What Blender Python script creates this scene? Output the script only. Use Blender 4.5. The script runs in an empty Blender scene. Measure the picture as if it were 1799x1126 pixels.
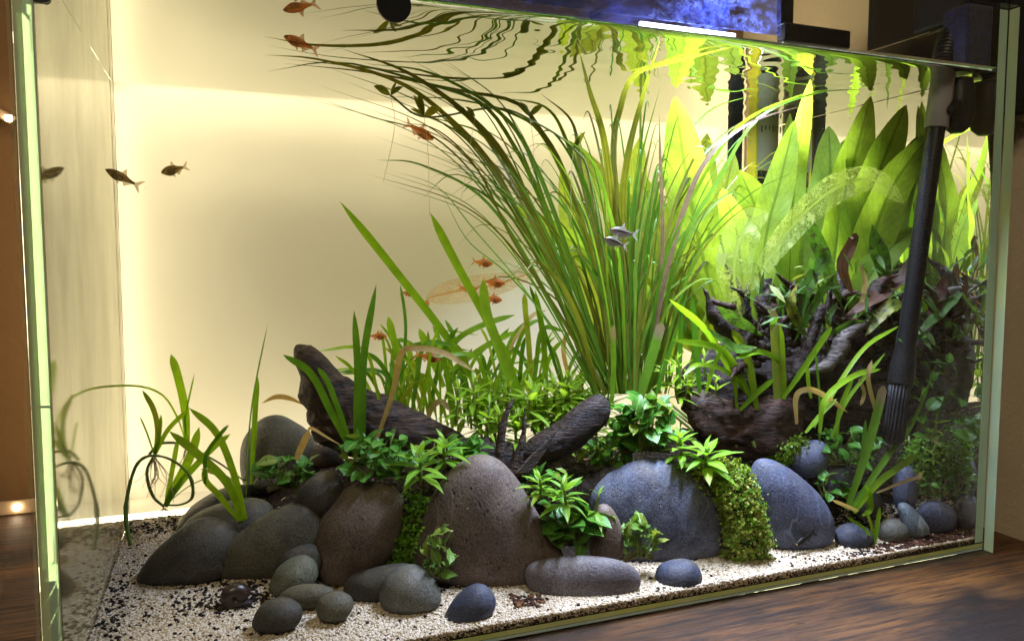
import bpy, bmesh, math, random
import numpy as np
from mathutils import Vector, Matrix, noise, Quaternion
rnd = random.Random(7)
scn = bpy.context.scene
R_ = math.radians

# ------------------------------------------------------------------ camera
CAMH, YAW, PITCH, FPX = 0.2117, R_(20.88), R_(4.355), 1331.3
cd = bpy.data.cameras.new('camera'); cam = bpy.data.objects.new('camera', cd)
scn.collection.objects.link(cam)
cam.location = (0, 0, CAMH); cam.rotation_euler = (math.pi/2 - PITCH, 0, -YAW)
cd.sensor_width = 36.0; cd.lens = 36.0*FPX/1799.0; cd.clip_start = 0.01; cd.clip_end = 50
scn.camera = cam
# ------------------------------------------------------------------ world (a dim room at night)
w = bpy.data.worlds.new('World'); scn.world = w; w.use_nodes = True
w.node_tree.nodes['Background'].inputs[0].default_value = (1.0, 0.82, 0.62, 1)
w.node_tree.nodes['Background'].inputs[1].default_value = 0.06
# ------------------------------------------------------------------ lamps: an added, unseen room fill lamp and the tank lamp
def area(name, loc, target, sx, sy, power, col, spread=180):
    ld = bpy.data.lights.new(name, 'AREA'); ld.shape = 'RECTANGLE'; ld.size = sx; ld.size_y = sy
    ld.energy = power; ld.color = col; ld.spread = R_(spread)
    o = bpy.data.objects.new(name, ld); scn.collection.objects.link(o); o.location = loc
    o.rotation_euler = (Vector(target)-Vector(loc)).to_track_quat('-Z', 'Y').to_euler()
    return o
area('room_fill_lamp', (-0.45, -0.9, 1.5), (0.35, 0.4, 0.1), 0.6, 0.6, 12.0, (1.0, 0.82, 0.60))  # made-up lamp out of view, fills stone fronts, wall and table
LAMP_POWER, LAMP_COL = 4.3, (0.66, 0.74, 1.0)
area('tank_lamp_light', (0.322, 0.452, 0.4235), (0.330, 0.445, 0.0), 0.26, 0.028, LAMP_POWER, LAMP_COL, 104)
STRIP = 4.9            # emission of the light strips behind the tank
# ------------------------------------------------------------------ exposure
scn.view_settings.view_transform = 'Standard'; scn.view_settings.look = 'None'
scn.view_settings.exposure = 0.0; scn.view_settings.gamma = 1.0; scn.view_settings.use_curve_mapping = False
scn.cycles.max_bounces = 10; scn.cycles.transparent_max_bounces = 20; scn.cycles.transmission_bounces = 10
scn.cycles.glossy_bounces = 4; scn.cycles.diffuse_bounces = 2
scn.cycles.caustics_reflective = False; scn.cycles.caustics_refractive = False
scn.cycles.sample_clamp_indirect = 6.0; scn.cycles.use_denoising = True; scn.cycles.adaptive_threshold = 0.05; scn.cycles.adaptive_min_samples = 20; scn.cycles.use_light_tree = False; scn.cycles.light_sampling_threshold = 0.03

# ================================================================== helpers
FW = Vector((math.sin(YAW)*math.cos(PITCH), math.cos(YAW)*math.cos(PITCH), -math.sin(PITCH)))
RT = Vector((math.cos(YAW), -math.sin(YAW), 0)); UP = RT.cross(FW)
FH = Vector((math.sin(YAW), math.cos(YAW), 0)); ZU = Vector((0, 0, 1))
CAM = Vector((0, 0, CAMH))
def at(px, py, Y=None, Z=None, X=None):
    d = FW + RT*((px-899.5)/FPX) - UP*((py-563)/FPX)
    t = Y/d.y if Y is not None else ((Z-CAMH)/d.z if Z is not None else X/d.x)
    return CAM + d*t
ZW = 0.3445                                   # water level
XL, XR, YF, YB, TH, HT = -0.081, 0.519, 0.377, 0.645, 0.0085, 0.388
XI, XJ, YI, YJ = XL+TH, XR-TH, YF+TH, YB-TH     # inside of the tank
def at_w(px, py, Y):
    p = at(px, py, Y=Y)
    if p.z > ZW-0.0015: p = at(px, py, Z=ZW-0.0015)
    return p
def sm(a, b, x):
    t = min(1.0, max(0.0, (x-a)/(b-a))); return t*t*(3-2*t)
def ground(x, y):
    s = 0.0105 + 0.0013*noise.noise(Vector((x*18, y*18, 1.7)))
    s += 0.004*sm(0.42, 0.62, y)*(1-sm(0.0, 0.1, x))
    edge = 0.455 + 0.012*math.sin(x*21) - 0.03*sm(.22, .36, x)
    m = sm(edge, edge+0.07, y)*sm(-0.012, 0.05, x)*sm(XJ+.02, XJ-0.05, x)
    return s + m*0.036
COL = scn.collection
def lin(c):
    def f(u): return u/12.92 if u <= 0.04045 else ((u+0.055)/1.055)**2.4
    if isinstance(c, str): c = tuple(int(c[i:i+2], 16)/255 for i in (0, 2, 4))
    return tuple(f(u) for u in c)
def empty(name, loc, label, cat, group=None):
    o = bpy.data.objects.new(name, None); COL.objects.link(o); o.location = loc; o.empty_display_size = 0.01
    tag(o, label, cat, group); return o
def tag(o, label=None, cat=None, group=None, kind=None):
    if label: o['label'] = label
    if cat: o['category'] = cat
    if group: o['group'] = group
    if kind: o['kind'] = kind
    return o
def mesh_obj(name, verts, faces, mat, parent=None, smooth=True, uv=None, loc=None):
    """one mesh object; verts in world coordinates, moved into the parent's (unrotated) space"""
    off = Vector((0, 0, 0))
    if parent is not None:
        p = parent
        while p is not None: off += p.location; p = p.parent
    elif loc is not None: off = Vector(loc)
    v = np.asarray(verts, dtype=np.float64).reshape(-1, 3) - np.array(off)
    me = bpy.data.meshes.new(name); me.from_pydata(v.tolist(), [], faces)
    if uv is not None:
        ul = me.uv_layers.new(name='UVMap')
        li = np.empty(len(me.loops), dtype=np.int32); me.loops.foreach_get('vertex_index', li)
        ul.data.foreach_set('uv', np.asarray(uv, dtype=np.float32)[li].ravel())
    if smooth: me.polygons.foreach_set('use_smooth', [True]*len(me.polygons))
    for m in (mat if isinstance(mat, (list, tuple)) else [mat]): me.materials.append(m)
    o = bpy.data.objects.new(name, me); COL.objects.link(o)
    if parent is not None: o.parent = parent
    elif loc is not None: o.location = loc
    return o
def box_vf(x0, x1, y0, y1, z0, z1):
    v = [(x0,y0,z0),(x1,y0,z0),(x1,y1,z0),(x0,y1,z0),(x0,y0,z1),(x1,y0,z1),(x1,y1,z1),(x0,y1,z1)]
    f = [(0,3,2,1),(4,5,6,7),(0,1,5,4),(1,2,6,5),(2,3,7,6),(3,0,4,7)]
    return v, f
def bevel_obj(o, width, seg=2):
    bm = bmesh.new(); bm.from_mesh(o.data)
    bmesh.ops.bevel(bm, geom=bm.edges[:], offset=width, segments=seg, affect='EDGES', profile=0.5)
    bm.to_mesh(o.data); bm.free()
    o.data.polygons.foreach_set('use_smooth', [False]*len(o.data.polygons))
def box(name, x0, x1, y0, y1, z0, z1, mat, parent=None, bev=0.0, loc=None):
    v, f = box_vf(x0, x1, y0, y1, z0, z1)
    o = mesh_obj(name, v, f, mat, parent, smooth=False, loc=loc)
    if bev: bevel_obj(o, bev)
    return o
def catmull(pts, n):
    """n points along a Catmull-Rom curve through pts, spaced evenly in parameter"""
    P = [Vector(p) for p in pts]
    if len(P) == 2: P = [P[0], P[0].lerp(P[1], .5), P[1]]
    Q = [P[0]*2-P[1]] + P + [P[-1]*2-P[-2]]
    out = []; m = len(P)-1
    for i in range(n):
        t = i/(n-1)*m; k = min(int(t), m-1); u = t-k
        a, b, c, d = Q[k], Q[k+1], Q[k+2], Q[k+3]
        out.append(0.5*((2*b)+(c-a)*u+(2*a-5*b+4*c-d)*u*u+(3*b-a-3*c+d)*u*u*u))
    return out
def tube_vf(pts, rad, seg=8, n=None, cap=True, wob=0.0, flat=1.0):
    C = catmull(pts, n or max(6, 4*len(pts))); N = len(C)
    if not callable(rad):
        rr = rad if isinstance(rad, (list, tuple)) else [rad, rad]
        radf = lambda t: float(np.interp(t, np.linspace(0, 1, len(rr)), rr))
    else: radf = rad
    V, F = [], []; prev = None
    for i, c in enumerate(C):
        T = (C[min(i+1, N-1)]-C[max(i-1, 0)]).normalized()
        if prev is None: prev = T.orthogonal().normalized()
        A = (prev - T*prev.dot(T)).normalized(); B = T.cross(A); prev = A
        for k in range(seg):
            a = 2*math.pi*k/seg; r = radf(i/(N-1))
            p = c + (A*math.cos(a) + B*math.sin(a)*flat)*r
            if wob: p = p + (p-c)*wob*(noise.noise(p*130) + .6*noise.noise(p*420))
            V.append(tuple(p))
    for i in range(N-1):
        for k in range(seg):
            F.append((i*seg+k, i*seg+(k+1) % seg, (i+1)*seg+(k+1) % seg, (i+1)*seg+k))
    if cap: F += [tuple(range(seg))[::-1], tuple(range((N-1)*seg, N*seg))]
    return V, F
def tube(name, pts, rad, mat, parent=None, seg=8, n=None, smooth=True, wob=0.0, loc=None, flat=1.0):
    V, F = tube_vf(pts, rad, seg, n, True, wob, flat)
    return mesh_obj(name, V, F, mat, parent, smooth, loc=loc)
def lathe(name, base, axis, prof, mat, parent=None, seg=28, loc=None):
    """prof: (distance along axis, radius)"""
    ax = Vector(axis).normalized(); A = ax.orthogonal().normalized(); B = ax.cross(A); b = Vector(base)
    V, F = [], []
    for d, r in prof:
        for k in range(seg):
            a = 2*math.pi*k/seg; V.append(tuple(b+ax*d+(A*math.cos(a)+B*math.sin(a))*r))
    n = len(prof)
    for i in range(n-1):
        for k in range(seg):
            F.append((i*seg+k, i*seg+(k+1) % seg, (i+1)*seg+(k+1) % seg, (i+1)*seg+k))
    F += [tuple(range(seg))[::-1], tuple(range((n-1)*seg, n*seg))]
    o = mesh_obj(name, V, F, mat, parent, True, loc=loc)
    for p in o.data.polygons:
        if len(p.vertices) > 4: p.use_smooth = False
    try: o.data.set_sharp_from_angle(angle=R_(40))
    except Exception: pass
    return o

# ================================================================== materials
class NT:
    def __init__(s, name):
        s.m = bpy.data.materials.new(name); s.m.use_nodes = True; s.t = s.m.node_tree; s.t.nodes.clear()
        s.out = s.n('ShaderNodeOutputMaterial')
    def n(s, typ, props=None, **inp):
        nd = s.t.nodes.new(typ)
        for k, v in (props or {}).items(): setattr(nd, k, v)
        for k, v in inp.items():
            key = int(k[1:]) if k[0] == '_' and k[1:].isdigit() else k.replace('_', ' ')
            s.set(nd.inputs[key], v)
        return nd
    def set(s, sock, v):
        if isinstance(v, bpy.types.NodeSocket): s.t.links.new(v, sock)
        elif isinstance(v, bpy.types.Node): s.t.links.new(v.outputs[0], sock)
        else:
            if isinstance(v, (tuple, list)) and len(v) == 3 and sock.type == 'RGBA': v = (*v, 1)
            sock.default_value = v
    def ramp(s, fac, stops, interp='LINEAR'):
        nd = s.n('ShaderNodeValToRGB'); nd.color_ramp.interpolation = interp; e = nd.color_ramp.elements
        while len(e) < len(stops): e.new(0.5)
        for k, (p, c) in enumerate(stops):
            e[k].position = p; e[k].color = (*c, 1) if isinstance(c, (tuple, list)) else (c, c, c, 1)
        s.set(nd.inputs[0], fac); return nd.outputs[0]
    def mix(s, fac, a, b, blend='MIX'):
        nd = s.n('ShaderNodeMix', {'data_type': 'RGBA', 'blend_type': blend})
        s.set(nd.inputs[0], fac); s.set(nd.inputs[6], a); s.set(nd.inputs[7], b); return nd.outputs[2]
    def math(s, op, a, b=0.0):
        nd = s.n('ShaderNodeMath', {'operation': op}); s.set(nd.inputs[0], a); s.set(nd.inputs[1], b); return nd.outputs[0]
    def noise(s, scale, detail=3.0, rough=.55, vec=None, dist=0.0, typ=None):
        nd = s.n('ShaderNodeTexNoise', None, Scale=scale, Detail=detail, Roughness=rough, Distortion=dist)
        if vec is not None: s.set(nd.inputs['Vector'], vec)
        return nd.outputs[0]
    def vor(s, scale, vec=None, feature='F1', out=0, rand=1.0):
        nd = s.n('ShaderNodeTexVoronoi', {'feature': feature}, Scale=scale, Randomness=rand)
        if vec is not None: s.set(nd.inputs['Vector'], vec)
        return nd.outputs[out]
    def coord(s, which='Object'): return s.n('ShaderNodeTexCoord').outputs[which]
    def mapv(s, vec, scale=(1,1,1), rot=(0,0,0), loc=(0,0,0)):
        return s.n('ShaderNodeMapping', None, Vector=vec, Scale=scale, Rotation=rot, Location=loc).outputs[0]
    def bump(s, h, strength=.3, dist=.001, normal=None):
        nd = s.n('ShaderNodeBump', None, Height=h, Strength=strength, Distance=dist)
        if normal is not None: s.set(nd.inputs['Normal'], normal)
        return nd.outputs[0]
    def bsdf(s, col, rough=.5, spec=.4, normal=None, **kw):
        nd = s.n('ShaderNodeBsdfPrincipled'); s.set(nd.inputs['Base Color'], col); s.set(nd.inputs['Roughness'], rough)
        s.set(nd.inputs['Specular IOR Level'], spec)
        if normal is not None: s.set(nd.inputs['Normal'], normal)
        for k, v in kw.items(): s.set(nd.inputs[k.replace('_', ' ')], v)
        return nd.outputs[0]
    def done(s, sh): s.t.links.new(sh, s.out.inputs[0]); return s.m
    def mixsh(s, fac, a, b):
        nd = s.n('ShaderNodeMixShader'); s.set(nd.inputs[0], fac); s.set(nd.inputs[1], a); s.set(nd.inputs[2], b); return nd.outputs[0]

def plain(name, col, rough=.5, spec=.4, metal=0.0, bump=None):
    t = NT(name); c = t.coord(); n = t.noise(60, 3, vec=c)
    k = t.mix(t.ramp(n, [(.3, 0.0), (.7, 1.0)]), tuple(u*.82 for u in col), tuple(min(1, u*1.12) for u in col))
    nm = t.bump(t.noise(bump[0], 3, vec=c), bump[1], bump[2]) if bump else None
    return t.done(t.bsdf(k, rough, spec, nm, Metallic=metal))
def emit(name, col, strength):
    t = NT(name); e = t.n('ShaderNodeEmission', None, Color=col, Strength=strength); return t.done(e.outputs[0])

def make_stone_mat(name, c1, c2, pit=0.5, speck=0.3, rough=.62, pscale=330, red=0.0):
    t = NT(name); c = t.coord(); oi = t.n('ShaderNodeObjectInfo').outputs['Random']
    vec = t.n('ShaderNodeVectorMath', {'operation': 'ADD'}); t.set(vec.inputs[0], c)
    comb = t.n('ShaderNodeCombineXYZ', None, X=t.math('MULTIPLY', oi, 3.1), Y=t.math('MULTIPLY', oi, 1.7)); t.set(vec.inputs[1], comb)
    v = vec.outputs[0]
    base = t.mix(t.ramp(t.noise(34, 6, .68, v, .4), [(.32, 0.0), (.66, 1.0)]), tuple(u*.78 for u in c1), c2)
    base = t.mix(t.ramp(t.noise(900, 2, .7, v), [(.38, 0.0), (.64, 1.0)]), t.mix(1.0, base, (.52, .52, .54), 'MULTIPLY'), t.mix(1.0, base, (1.12, 1.12, 1.12), 'MULTIPLY'))
    if red: base = t.mix(t.ramp(t.noise(38, 3, .6, v, 0.6), [(.62, 0.0), (.75, red)]), base, (.16, .055, .045))
    # thin film of algae in patches, fine pits and pale crystals
    base = t.mix(t.ramp(t.noise(45, 5, .65, v), [(.55, 0.0), (.8, .35)]), base, tuple(u*.55 for u in c1))
    pits = t.ramp(t.vor(pscale, t.mapv(v, (1, 1, .6))), [(.14, 1.0), (.30, 0.0)])
    pits = t.math('MULTIPLY', pits, t.ramp(t.noise(70, 3, .6, v), [(.44, 0.0), (.56, pit)]))
    base = t.mix(pits, base, (.015, .014, .013))
    sp = t.ramp(t.vor(760, v), [(.06, 1.0), (.13, 0.0)])
    sp = t.math('MULTIPLY', sp, t.ramp(t.noise(240, 2, .5, v), [(.5, 0.0), (.62, speck)]))
    base = t.mix(sp, base, (.50, .50, .48))
    vn = t.math('ABSOLUTE', t.math('SUBTRACT', t.noise(13, 3, .5, v, .8), .5))
    base = t.mix(t.math('MULTIPLY', t.ramp(vn, [(.0, .45), (.006, 0.0)]), t.ramp(t.noise(9, 2, .5, v), [(.5, 0.0), (.6, 1.0)])), base, tuple(min(1, u*2.2) for u in c2))
    silt = t.math('MULTIPLY', t.n('ShaderNodeSeparateXYZ', None, Vector=t.n('ShaderNodeNewGeometry').outputs['Normal']).outputs[2], t.ramp(t.noise(60, 5, .7, v), [(.42, 0.0), (.7, .55)]))
    base = t.mix(silt, base, lin('6a6048'))
    h = t.math('SUBTRACT', t.math('MULTIPLY', t.noise(480, 4, .7, v), .5), t.math('MULTIPLY', pits, 1.2))
    h = t.math('ADD', h, t.math('MULTIPLY', t.noise(120, 4, .65, v), 1.1)); nm = t.bump(h, .55, .0009)
    return t.done(t.bsdf(base, rough, .3, nm))
M_STONE = {
 'grey':  make_stone_mat('stone grey', lin('575850'), lin('6c6c64'), .2, .3),
 'olive': make_stone_mat('stone olive grey', lin('4c4b40'), lin('605d4c'), .12, .3),
 'brown': make_stone_mat('stone brown grey', lin('5c4f45'), lin('74655a'), .3, .25),
 'cone':  make_stone_mat('stone pitted purple brown', lin('5f524c'), lin('75665f'), .85, .5, red=.5, pscale=270),
 'blue':  make_stone_mat('stone grey with blue lamp tint', lin('4b516a'), lin('646c86'), .2, .45),  # the tank lamp's blue cast is mixed into this stone colour
 'slate': make_stone_mat('stone dark slate', lin('343a4a'), lin('4a5064'), .25, .5),
 'speck': make_stone_mat('stone speckled grey with blue lamp tint', lin('3a3f52'), lin('6b7288'), .8, 1.0, pscale=560),  # blue here also holds the tank lamp's cast
 'pale':  make_stone_mat('stone pale blue grey', lin('768694'), lin('8e9eac'), .1, .2),
 'slab':  make_stone_mat('stone pale purple grey', lin('615c62'), lin('7a757a'), .3, .3),
 'dark':  make_stone_mat('stone dark', lin('3b3a35'), lin('4c4a43'), .12, .25),
 'rough': make_stone_mat('stone granular green grey', lin('4f5347'), lin('767a66'), .9, .7, pscale=620),
}
def make_wood_mat(name, c1, c2, c3, sc=1.0):
    t = NT(name); c = t.coord()
    s = t.mapv(c, (1.0*sc, 1.0*sc, 3.4*sc))
    g = t.noise(75, 6, .7, s, 1.4); gg = t.noise(22, 4, .6, s, .8)
    k = t.mix(t.ramp(g, [(.35, 0.0), (.68, 1.0)]), c1, c2)
    k = t.mix(t.ramp(gg, [(.5, 0.0), (.72, .7)]), k, c3)
    cr = t.ramp(t.noise(150, 3, .6, t.mapv(c, (.5, .5, 4.0)), .6), [(.40, 1.0), (.47, 0.0)])
    k = t.mix(t.math('MULTIPLY', cr, .8), k, tuple(u*.25 for u in c1))
    nm = t.bump(t.math('SUBTRACT', g, t.math('MULTIPLY', cr, .6)), .9, .0022)
    return t.done(t.bsdf(k, .6, .35, nm))
M_WOODL = make_wood_mat('driftwood brown', lin('281c14'), lin('483524'), lin('5a412b'))
M_WOODD = make_wood_mat('driftwood black brown', lin('1a110d'), lin('33231c'), lin('452e24'))
M_WOODR = make_wood_mat('driftwood reddish', lin('22150f'), lin('4d332a'), lin('654436'))
M_WOODG = make_wood_mat('driftwood weathered grey', lin('4a4440'), lin('7d7672'), lin('59504a'))

def make_leaf_mat(name, c1, c2, rib=None, vein=0.0, trans=.55, rough=.38, tip=None, stripe=0.0, algae=0.0, lace=0.0):
    """c1..c2: tint range between leaves; UV u across, v along"""
    t = NT(name); uv = t.coord('UV'); oi = t.n('ShaderNodeObjectInfo').outputs['Random']; ob = t.coord('Object')
    sep = t.n('ShaderNodeSeparateXYZ', None, Vector=uv); u, v = sep.outputs[0], sep.outputs[1]
    col = t.mix(oi, c1, c2)
    col = t.mix(t.ramp(t.noise(90, 4, .6, ob), [(.35, 0.0), (.75, .55)]), col, tuple(a*.55 for a in c1))
    old = t.ramp(t.math('FRACT', t.math('MULTIPLY', oi, 17.3)), [(.86, 0.0), (.95, .55)])
    col = t.mix(t.math('MULTIPLY', old, t.ramp(t.noise(120, 3, .6, ob), [(.4, .4), (.62, 1.0)])), col, lin('a89a3c'))
    au = t.math('ABSOLUTE', t.math('SUBTRACT', u, .5))
    h = t.noise(260, 3, .6, ob)
    if vein:
        w = t.math('SUBTRACT', t.math('MULTIPLY', v, 15.0), t.math('MULTIPLY', au, 6.0))
        fr = t.math('ABSOLUTE', t.math('SUBTRACT', t.math('FRACT', w), .5))
        ve = t.ramp(fr, [(.0, vein), (.10, 0.0)])
        cr = t.ramp(t.vor(160, ob, 'DISTANCE_TO_EDGE'), [(.02, vein*.5), (.07, 0.0)])
        ve = t.math('MAXIMUM', ve, cr)
        col = t.mix(ve, col, tuple(a*.45 for a in c1)); h = t.math('SUBTRACT', h, t.math('MULTIPLY', ve, .8))
    if stripe:
        st = t.ramp(t.math('ABSOLUTE', t.math('SUBTRACT', au, .20)), [(.03, stripe), (.09, 0.0)])
        col = t.mix(st, col, tuple(a*.35 for a in c1))
        fl = t.math('FRACT', t.math('MULTIPLY', u, 9.0)); col = t.mix(t.ramp(fl, [(.0, stripe*.5), (.35, 0.0)]), col, tuple(a*.5 for a in c1))
    if rib: col = t.mix(t.ramp(au, [(.022, .75), (.06, 0.0)]), col, rib)
    if tip:
        col = t.mix(t.ramp(t.math('ADD', v, t.math('MULTIPLY', t.noise(60, 3, .6, ob), .25)), [(.86, 0.0), (1.06, .95)]), col, tip)
    if algae:
        al = t.ramp(t.noise(210, 4, .75, ob), [(.52, 0.0), (.62, algae)]); col = t.mix(al, col, (.035, .03, .02))
    nm = t.bump(h, .25, .0006)
    d = t.bsdf(col, rough, .35, nm)
    tr = t.n('ShaderNodeBsdfTranslucent'); tc = t.mix(1.0, col, (1.25, 1.15, .55), 'MULTIPLY'); t.set(tr.inputs[0], tc); t.set(tr.inputs['Normal'], nm)
    sh = t.mixsh(trans, d, tr.outputs[0])
    if lace:
        e = t.vor(560, t.n('ShaderNodeVectorMath', {'operation': 'ADD'}, _0=ob, _1=t.mix(.003, (0, 0, 0), t.n('ShaderNodeTexNoise', None, Scale=200.0).outputs[1])).outputs[0], 'DISTANCE_TO_EDGE')
        web = t.ramp(e, [(.06, 0.0), (.10, 1.0)])
        keep = t.ramp(au, [(.03, 0.0), (.05, 1.0)])
        hole = t.math('MULTIPLY', t.math('MULTIPLY', web, keep), t.ramp(t.noise(60, 4, .7, ob), [(.66-lace*.5, 0.0), (.68-lace*.5, 1.0)]))
        sh = t.mixsh(hole, sh, t.n('ShaderNodeBsdfTransparent').outputs[0])
    return t.done(sh)
G = lin
M_LEAF = {
 'val':    make_leaf_mat('ribbon leaf green', G('5c8a24'), G('7c9c30'), None, 0, .5, .35, stripe=.55),
 'valo':   make_leaf_mat('ribbon leaf olive', G('6a7024'), G('84862e'), None, 0, .5, .38, stripe=.6),
 'vald':   make_leaf_mat('ribbon leaf dark green', G('4a7a22'), G('628c2a'), None, 0, .48, .35, stripe=.5),
 'valp':   make_leaf_mat('ribbon leaf pinkish brown', G('86705a'), G('94806a'), None, 0, .5, .4, stripe=.5, algae=.3),
 'sag':    make_leaf_mat('blade leaf bright green', G('74a51f'), G('93bb2b'), None, 0, .55, .35),
 'sagd':   make_leaf_mat('blade leaf deep green', G('4f8420'), G('6a9a2a'), None, 0, .5, .35),
 'sagt':   make_leaf_mat('blade leaf with dead grey tip', G('5f8a22'), G('6f9a2a'), None, 0, .45, .45, tip=G('8d7c62')),
 'sword':  make_leaf_mat('sword leaf yellow green', G('93b540'), G('abc74a'), G('64802a'), .4, .74, .5),
 'swordl': make_leaf_mat('sword leaf holed', G('a6b862'), G('b4c276'), G('8aa048'), .3, .55, .5, lace=.5),
 'hyg':    make_leaf_mat('stem plant leaf', G('6fa62a'), G('8abb34'), G('b5cf6a'), .12, .42, .33),
 'hygy':   make_leaf_mat('back stem plant leaf', G('86b52c'), G('a4c93a'), G('bdd56a'), .1, .55, .38),
 'anub':   make_leaf_mat('round glossy leaf', G('3f7427'), G('5a9233'), G('7da64e'), .1, .3, .25),
 'buce':   make_leaf_mat('wavy leaf', G('5e8a3a'), G('7ba046'), G('8fae5c'), .15, .35, .3, algae=.25),
 'fern':   make_leaf_mat('mottled fern leaf', G('3c6420'), G('547d26'), G('2f4a18'), .2, .4, .5, algae=1.0),
 'fernd':  make_leaf_mat('decaying fern leaf', G('4a3022'), G('5b3c2a'), G('2a1a12'), .3, .3, .55, algae=.7),
 'dead':   make_leaf_mat('dead tan leaf', G('b39a68'), G('c4aa78'), None, 0, .5, .6, algae=.15),
 'skel':   make_leaf_mat('skeleton leaf', G('c8a45c'), G('d2ae66'), G('b08a48'), .0, .6, .6, lace=1.3),
 'float':  make_leaf_mat('floating leaf pale green', G('7c8a2a'), G('929c34'), G('6a7428'), .15, .6, .35),
 'moss':   make_leaf_mat('tiny round leaf', G('6c9a26'), G('6c9a26'), None, 0, .4, .4),
 'mossy':  make_leaf_mat('tiny yellow leaf', G('b4bc5c'), G('b4bc5c'), None, 0, .4, .45),
}
M_STEM = plain('plant stem', G('6a7a34'), .5)
M_RUNNER = plain('runner', G('708a3c'), .45)
M_ROOT = plain('pale root', G('c9b684'), .6)
M_RHIZ = plain('rhizome', G('4d4a2a'), .6)
M_MOSSBASE = plain('moss core', G('2c3a14'), .9)
M_BLACK = plain('black plastic', (.005, .005, .006), .38, .3)
M_BLACKM = plain('black matt plastic', (.007, .007, .008), .6, .25, bump=(300, .2, .0004))
M_GREY = plain('grey plastic', lin('8d8a8c'), .4, .4)
t = NT('frosted grey plastic'); tr_ = t.n('ShaderNodeBsdfTranslucent', None, Color=lin('c8c4bc')); M_CYL = t.done(t.mixsh(.5, t.bsdf(lin('a8a6a2'), .35, .4), tr_.outputs[0]))
M_DGREY = plain('dark grey plastic', lin('3c3d46'), .35, .5)

def glass_thin(name, tint=(.985, 1.0, .985), ior=1.5):
    t = NT(name)
    bf = t.n('ShaderNodeNewGeometry').outputs['Backfacing']
    f = t.n('ShaderNodeFresnel', None, IOR=t.math('ADD', ior, t.math('MULTIPLY', bf, 1/ior-ior)))
    tr = t.n('ShaderNodeBsdfTransparent', None, Color=tint); gl = t.n('ShaderNodeBsdfGlossy', None, Color=(1, 1, 1), Roughness=.0)
    return t.done(t.mixsh(f.outputs[0], tr.outputs[0], gl.outputs[0]))
def glass_solid(name, col):
    t = NT(name); g = t.n('ShaderNodeBsdfGlass', None, Color=col, Roughness=.02, IOR=1.5); return t.done(g.outputs[0])
M_PANE = glass_thin('clear front glass', ior=1.22)
M_SIDE = glass_solid('green edged glass', (.985, 1.0, .975))
def water_mat(name, ior, film=0.0, rough=0.0):
    t = NT(name)
    f = t.n('ShaderNodeFresnel', None, IOR=ior)
    tr = t.n('ShaderNodeBsdfTransparent', None, Color=(1, 1, 1)); gl = t.n('ShaderNodeBsdfGlossy', None, Color=(.93, .94, .90), Roughness=rough)
    sh = t.mixsh(f.outputs[0], tr.outputs[0], gl.outputs[0])
    if film:
        c = t.coord(); d = t.n('ShaderNodeBsdfDiffuse', None, Color=lin('c9b98c'))
        n = t.ramp(t.noise(30, 5, .6, t.mapv(c, (1, 1, .35))), [(.35, film*.7), (.7, film*1.2)])
        sh = t.mixsh(n, sh, d.outputs[0])
    return t.done(sh)
M_WTOP = water_mat('water surface', 1.33)
M_WLEFT = water_mat('water against filmy glass', 1.75, .34, .06)
M_WRIGHT = water_mat('water against clear glass', 1.75, .05, .0)

# sand, soil, table, walls
t = NT('sand sheet'); c = t.coord()
k = t.mix(t.ramp(t.vor(700, c, out=1), [(.2, 0.0), (.8, 1.0)]), lin('b39c7e'), lin('d9c8ac'))
k = t.mix(t.ramp(t.vor(520, c), [(.05, .9), (.12, 0.0)]), k, lin('3a2d22'))
M_SAND = t.done(t.bsdf(k, .9, .2, t.bump(t.vor(700, c), .8, .001)))
t = NT('sand grain'); at_n = t.n('ShaderNodeAttribute', {'attribute_name': 'tone'}).outputs['Fac']
M_GRAIN = t.done(t.bsdf(t.ramp(at_n, [(0.0, lin('8f7654')), (.25, lin('b5a283')), (.6, lin('cbbba2')), (1.0, lin('ddd2c2'))]), .75, .35))
t = NT('soil granule'); at_n = t.n('ShaderNodeAttribute', {'attribute_name': 'tone'}).outputs['Fac']
M_SOILG = t.done(t.bsdf(t.ramp(at_n, [(0.0, lin('15110e')), (.8, lin('2c221b')), (1.0, lin('49352a'))]), .85, .25))
t = NT('leaf crumbs'); at_n = t.n('ShaderNodeAttribute', {'attribute_name': 'tone'}).outputs['Fac']
M_LITTER = t.done(t.bsdf(t.ramp(at_n, [(0.0, lin('2a1812')), (.6, lin('4a2c20')), (1.0, lin('7a5234'))]), .8, .2))
t = NT('soil mound'); c = t.coord()
k = t.mix(t.ramp(t.noise(260, 4, .7, c), [(.35, 0.0), (.7, 1.0)]), lin('14100d'), lin('34291f'))
M_SOIL = t.done(t.bsdf(k, .95, .2, t.bump(t.vor(420, c), 1.0, .002)))
t = NT('rustic wood'); c = t.coord()
s = t.mapv(c, (1.6, 14, 14), (0, 0, R_(4)))
g = t.noise(7, 7, .68, s, 1.2); fine = t.noise(9, 8, .78, t.mapv(c, (2.2, 34, 34), (0, 0, R_(4))), .25)
k = t.mix(t.ramp(g, [(.32, 0.0), (.66, 1.0)]), lin('2a1a0c'), lin('6e4722'))
k = t.mix(t.ramp(t.noise(5.5, 4, .6, t.mapv(c, (1.0, 2.2, 1))), [(.40, .95), (.56, 0.0)]), k, lin('1a110a'))
k = t.mix(t.ramp(fine, [(.40, .9), (.52, 0.0)]), k, lin('1c1109'))
crk = t.ramp(t.noise(9, 3, .6, t.mapv(c, (2.6, 34, 10), (0, 0, R_(4)), (3, 1, 0)), 2.2), [(.30, 1.0), (.345, 0.0)])
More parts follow.
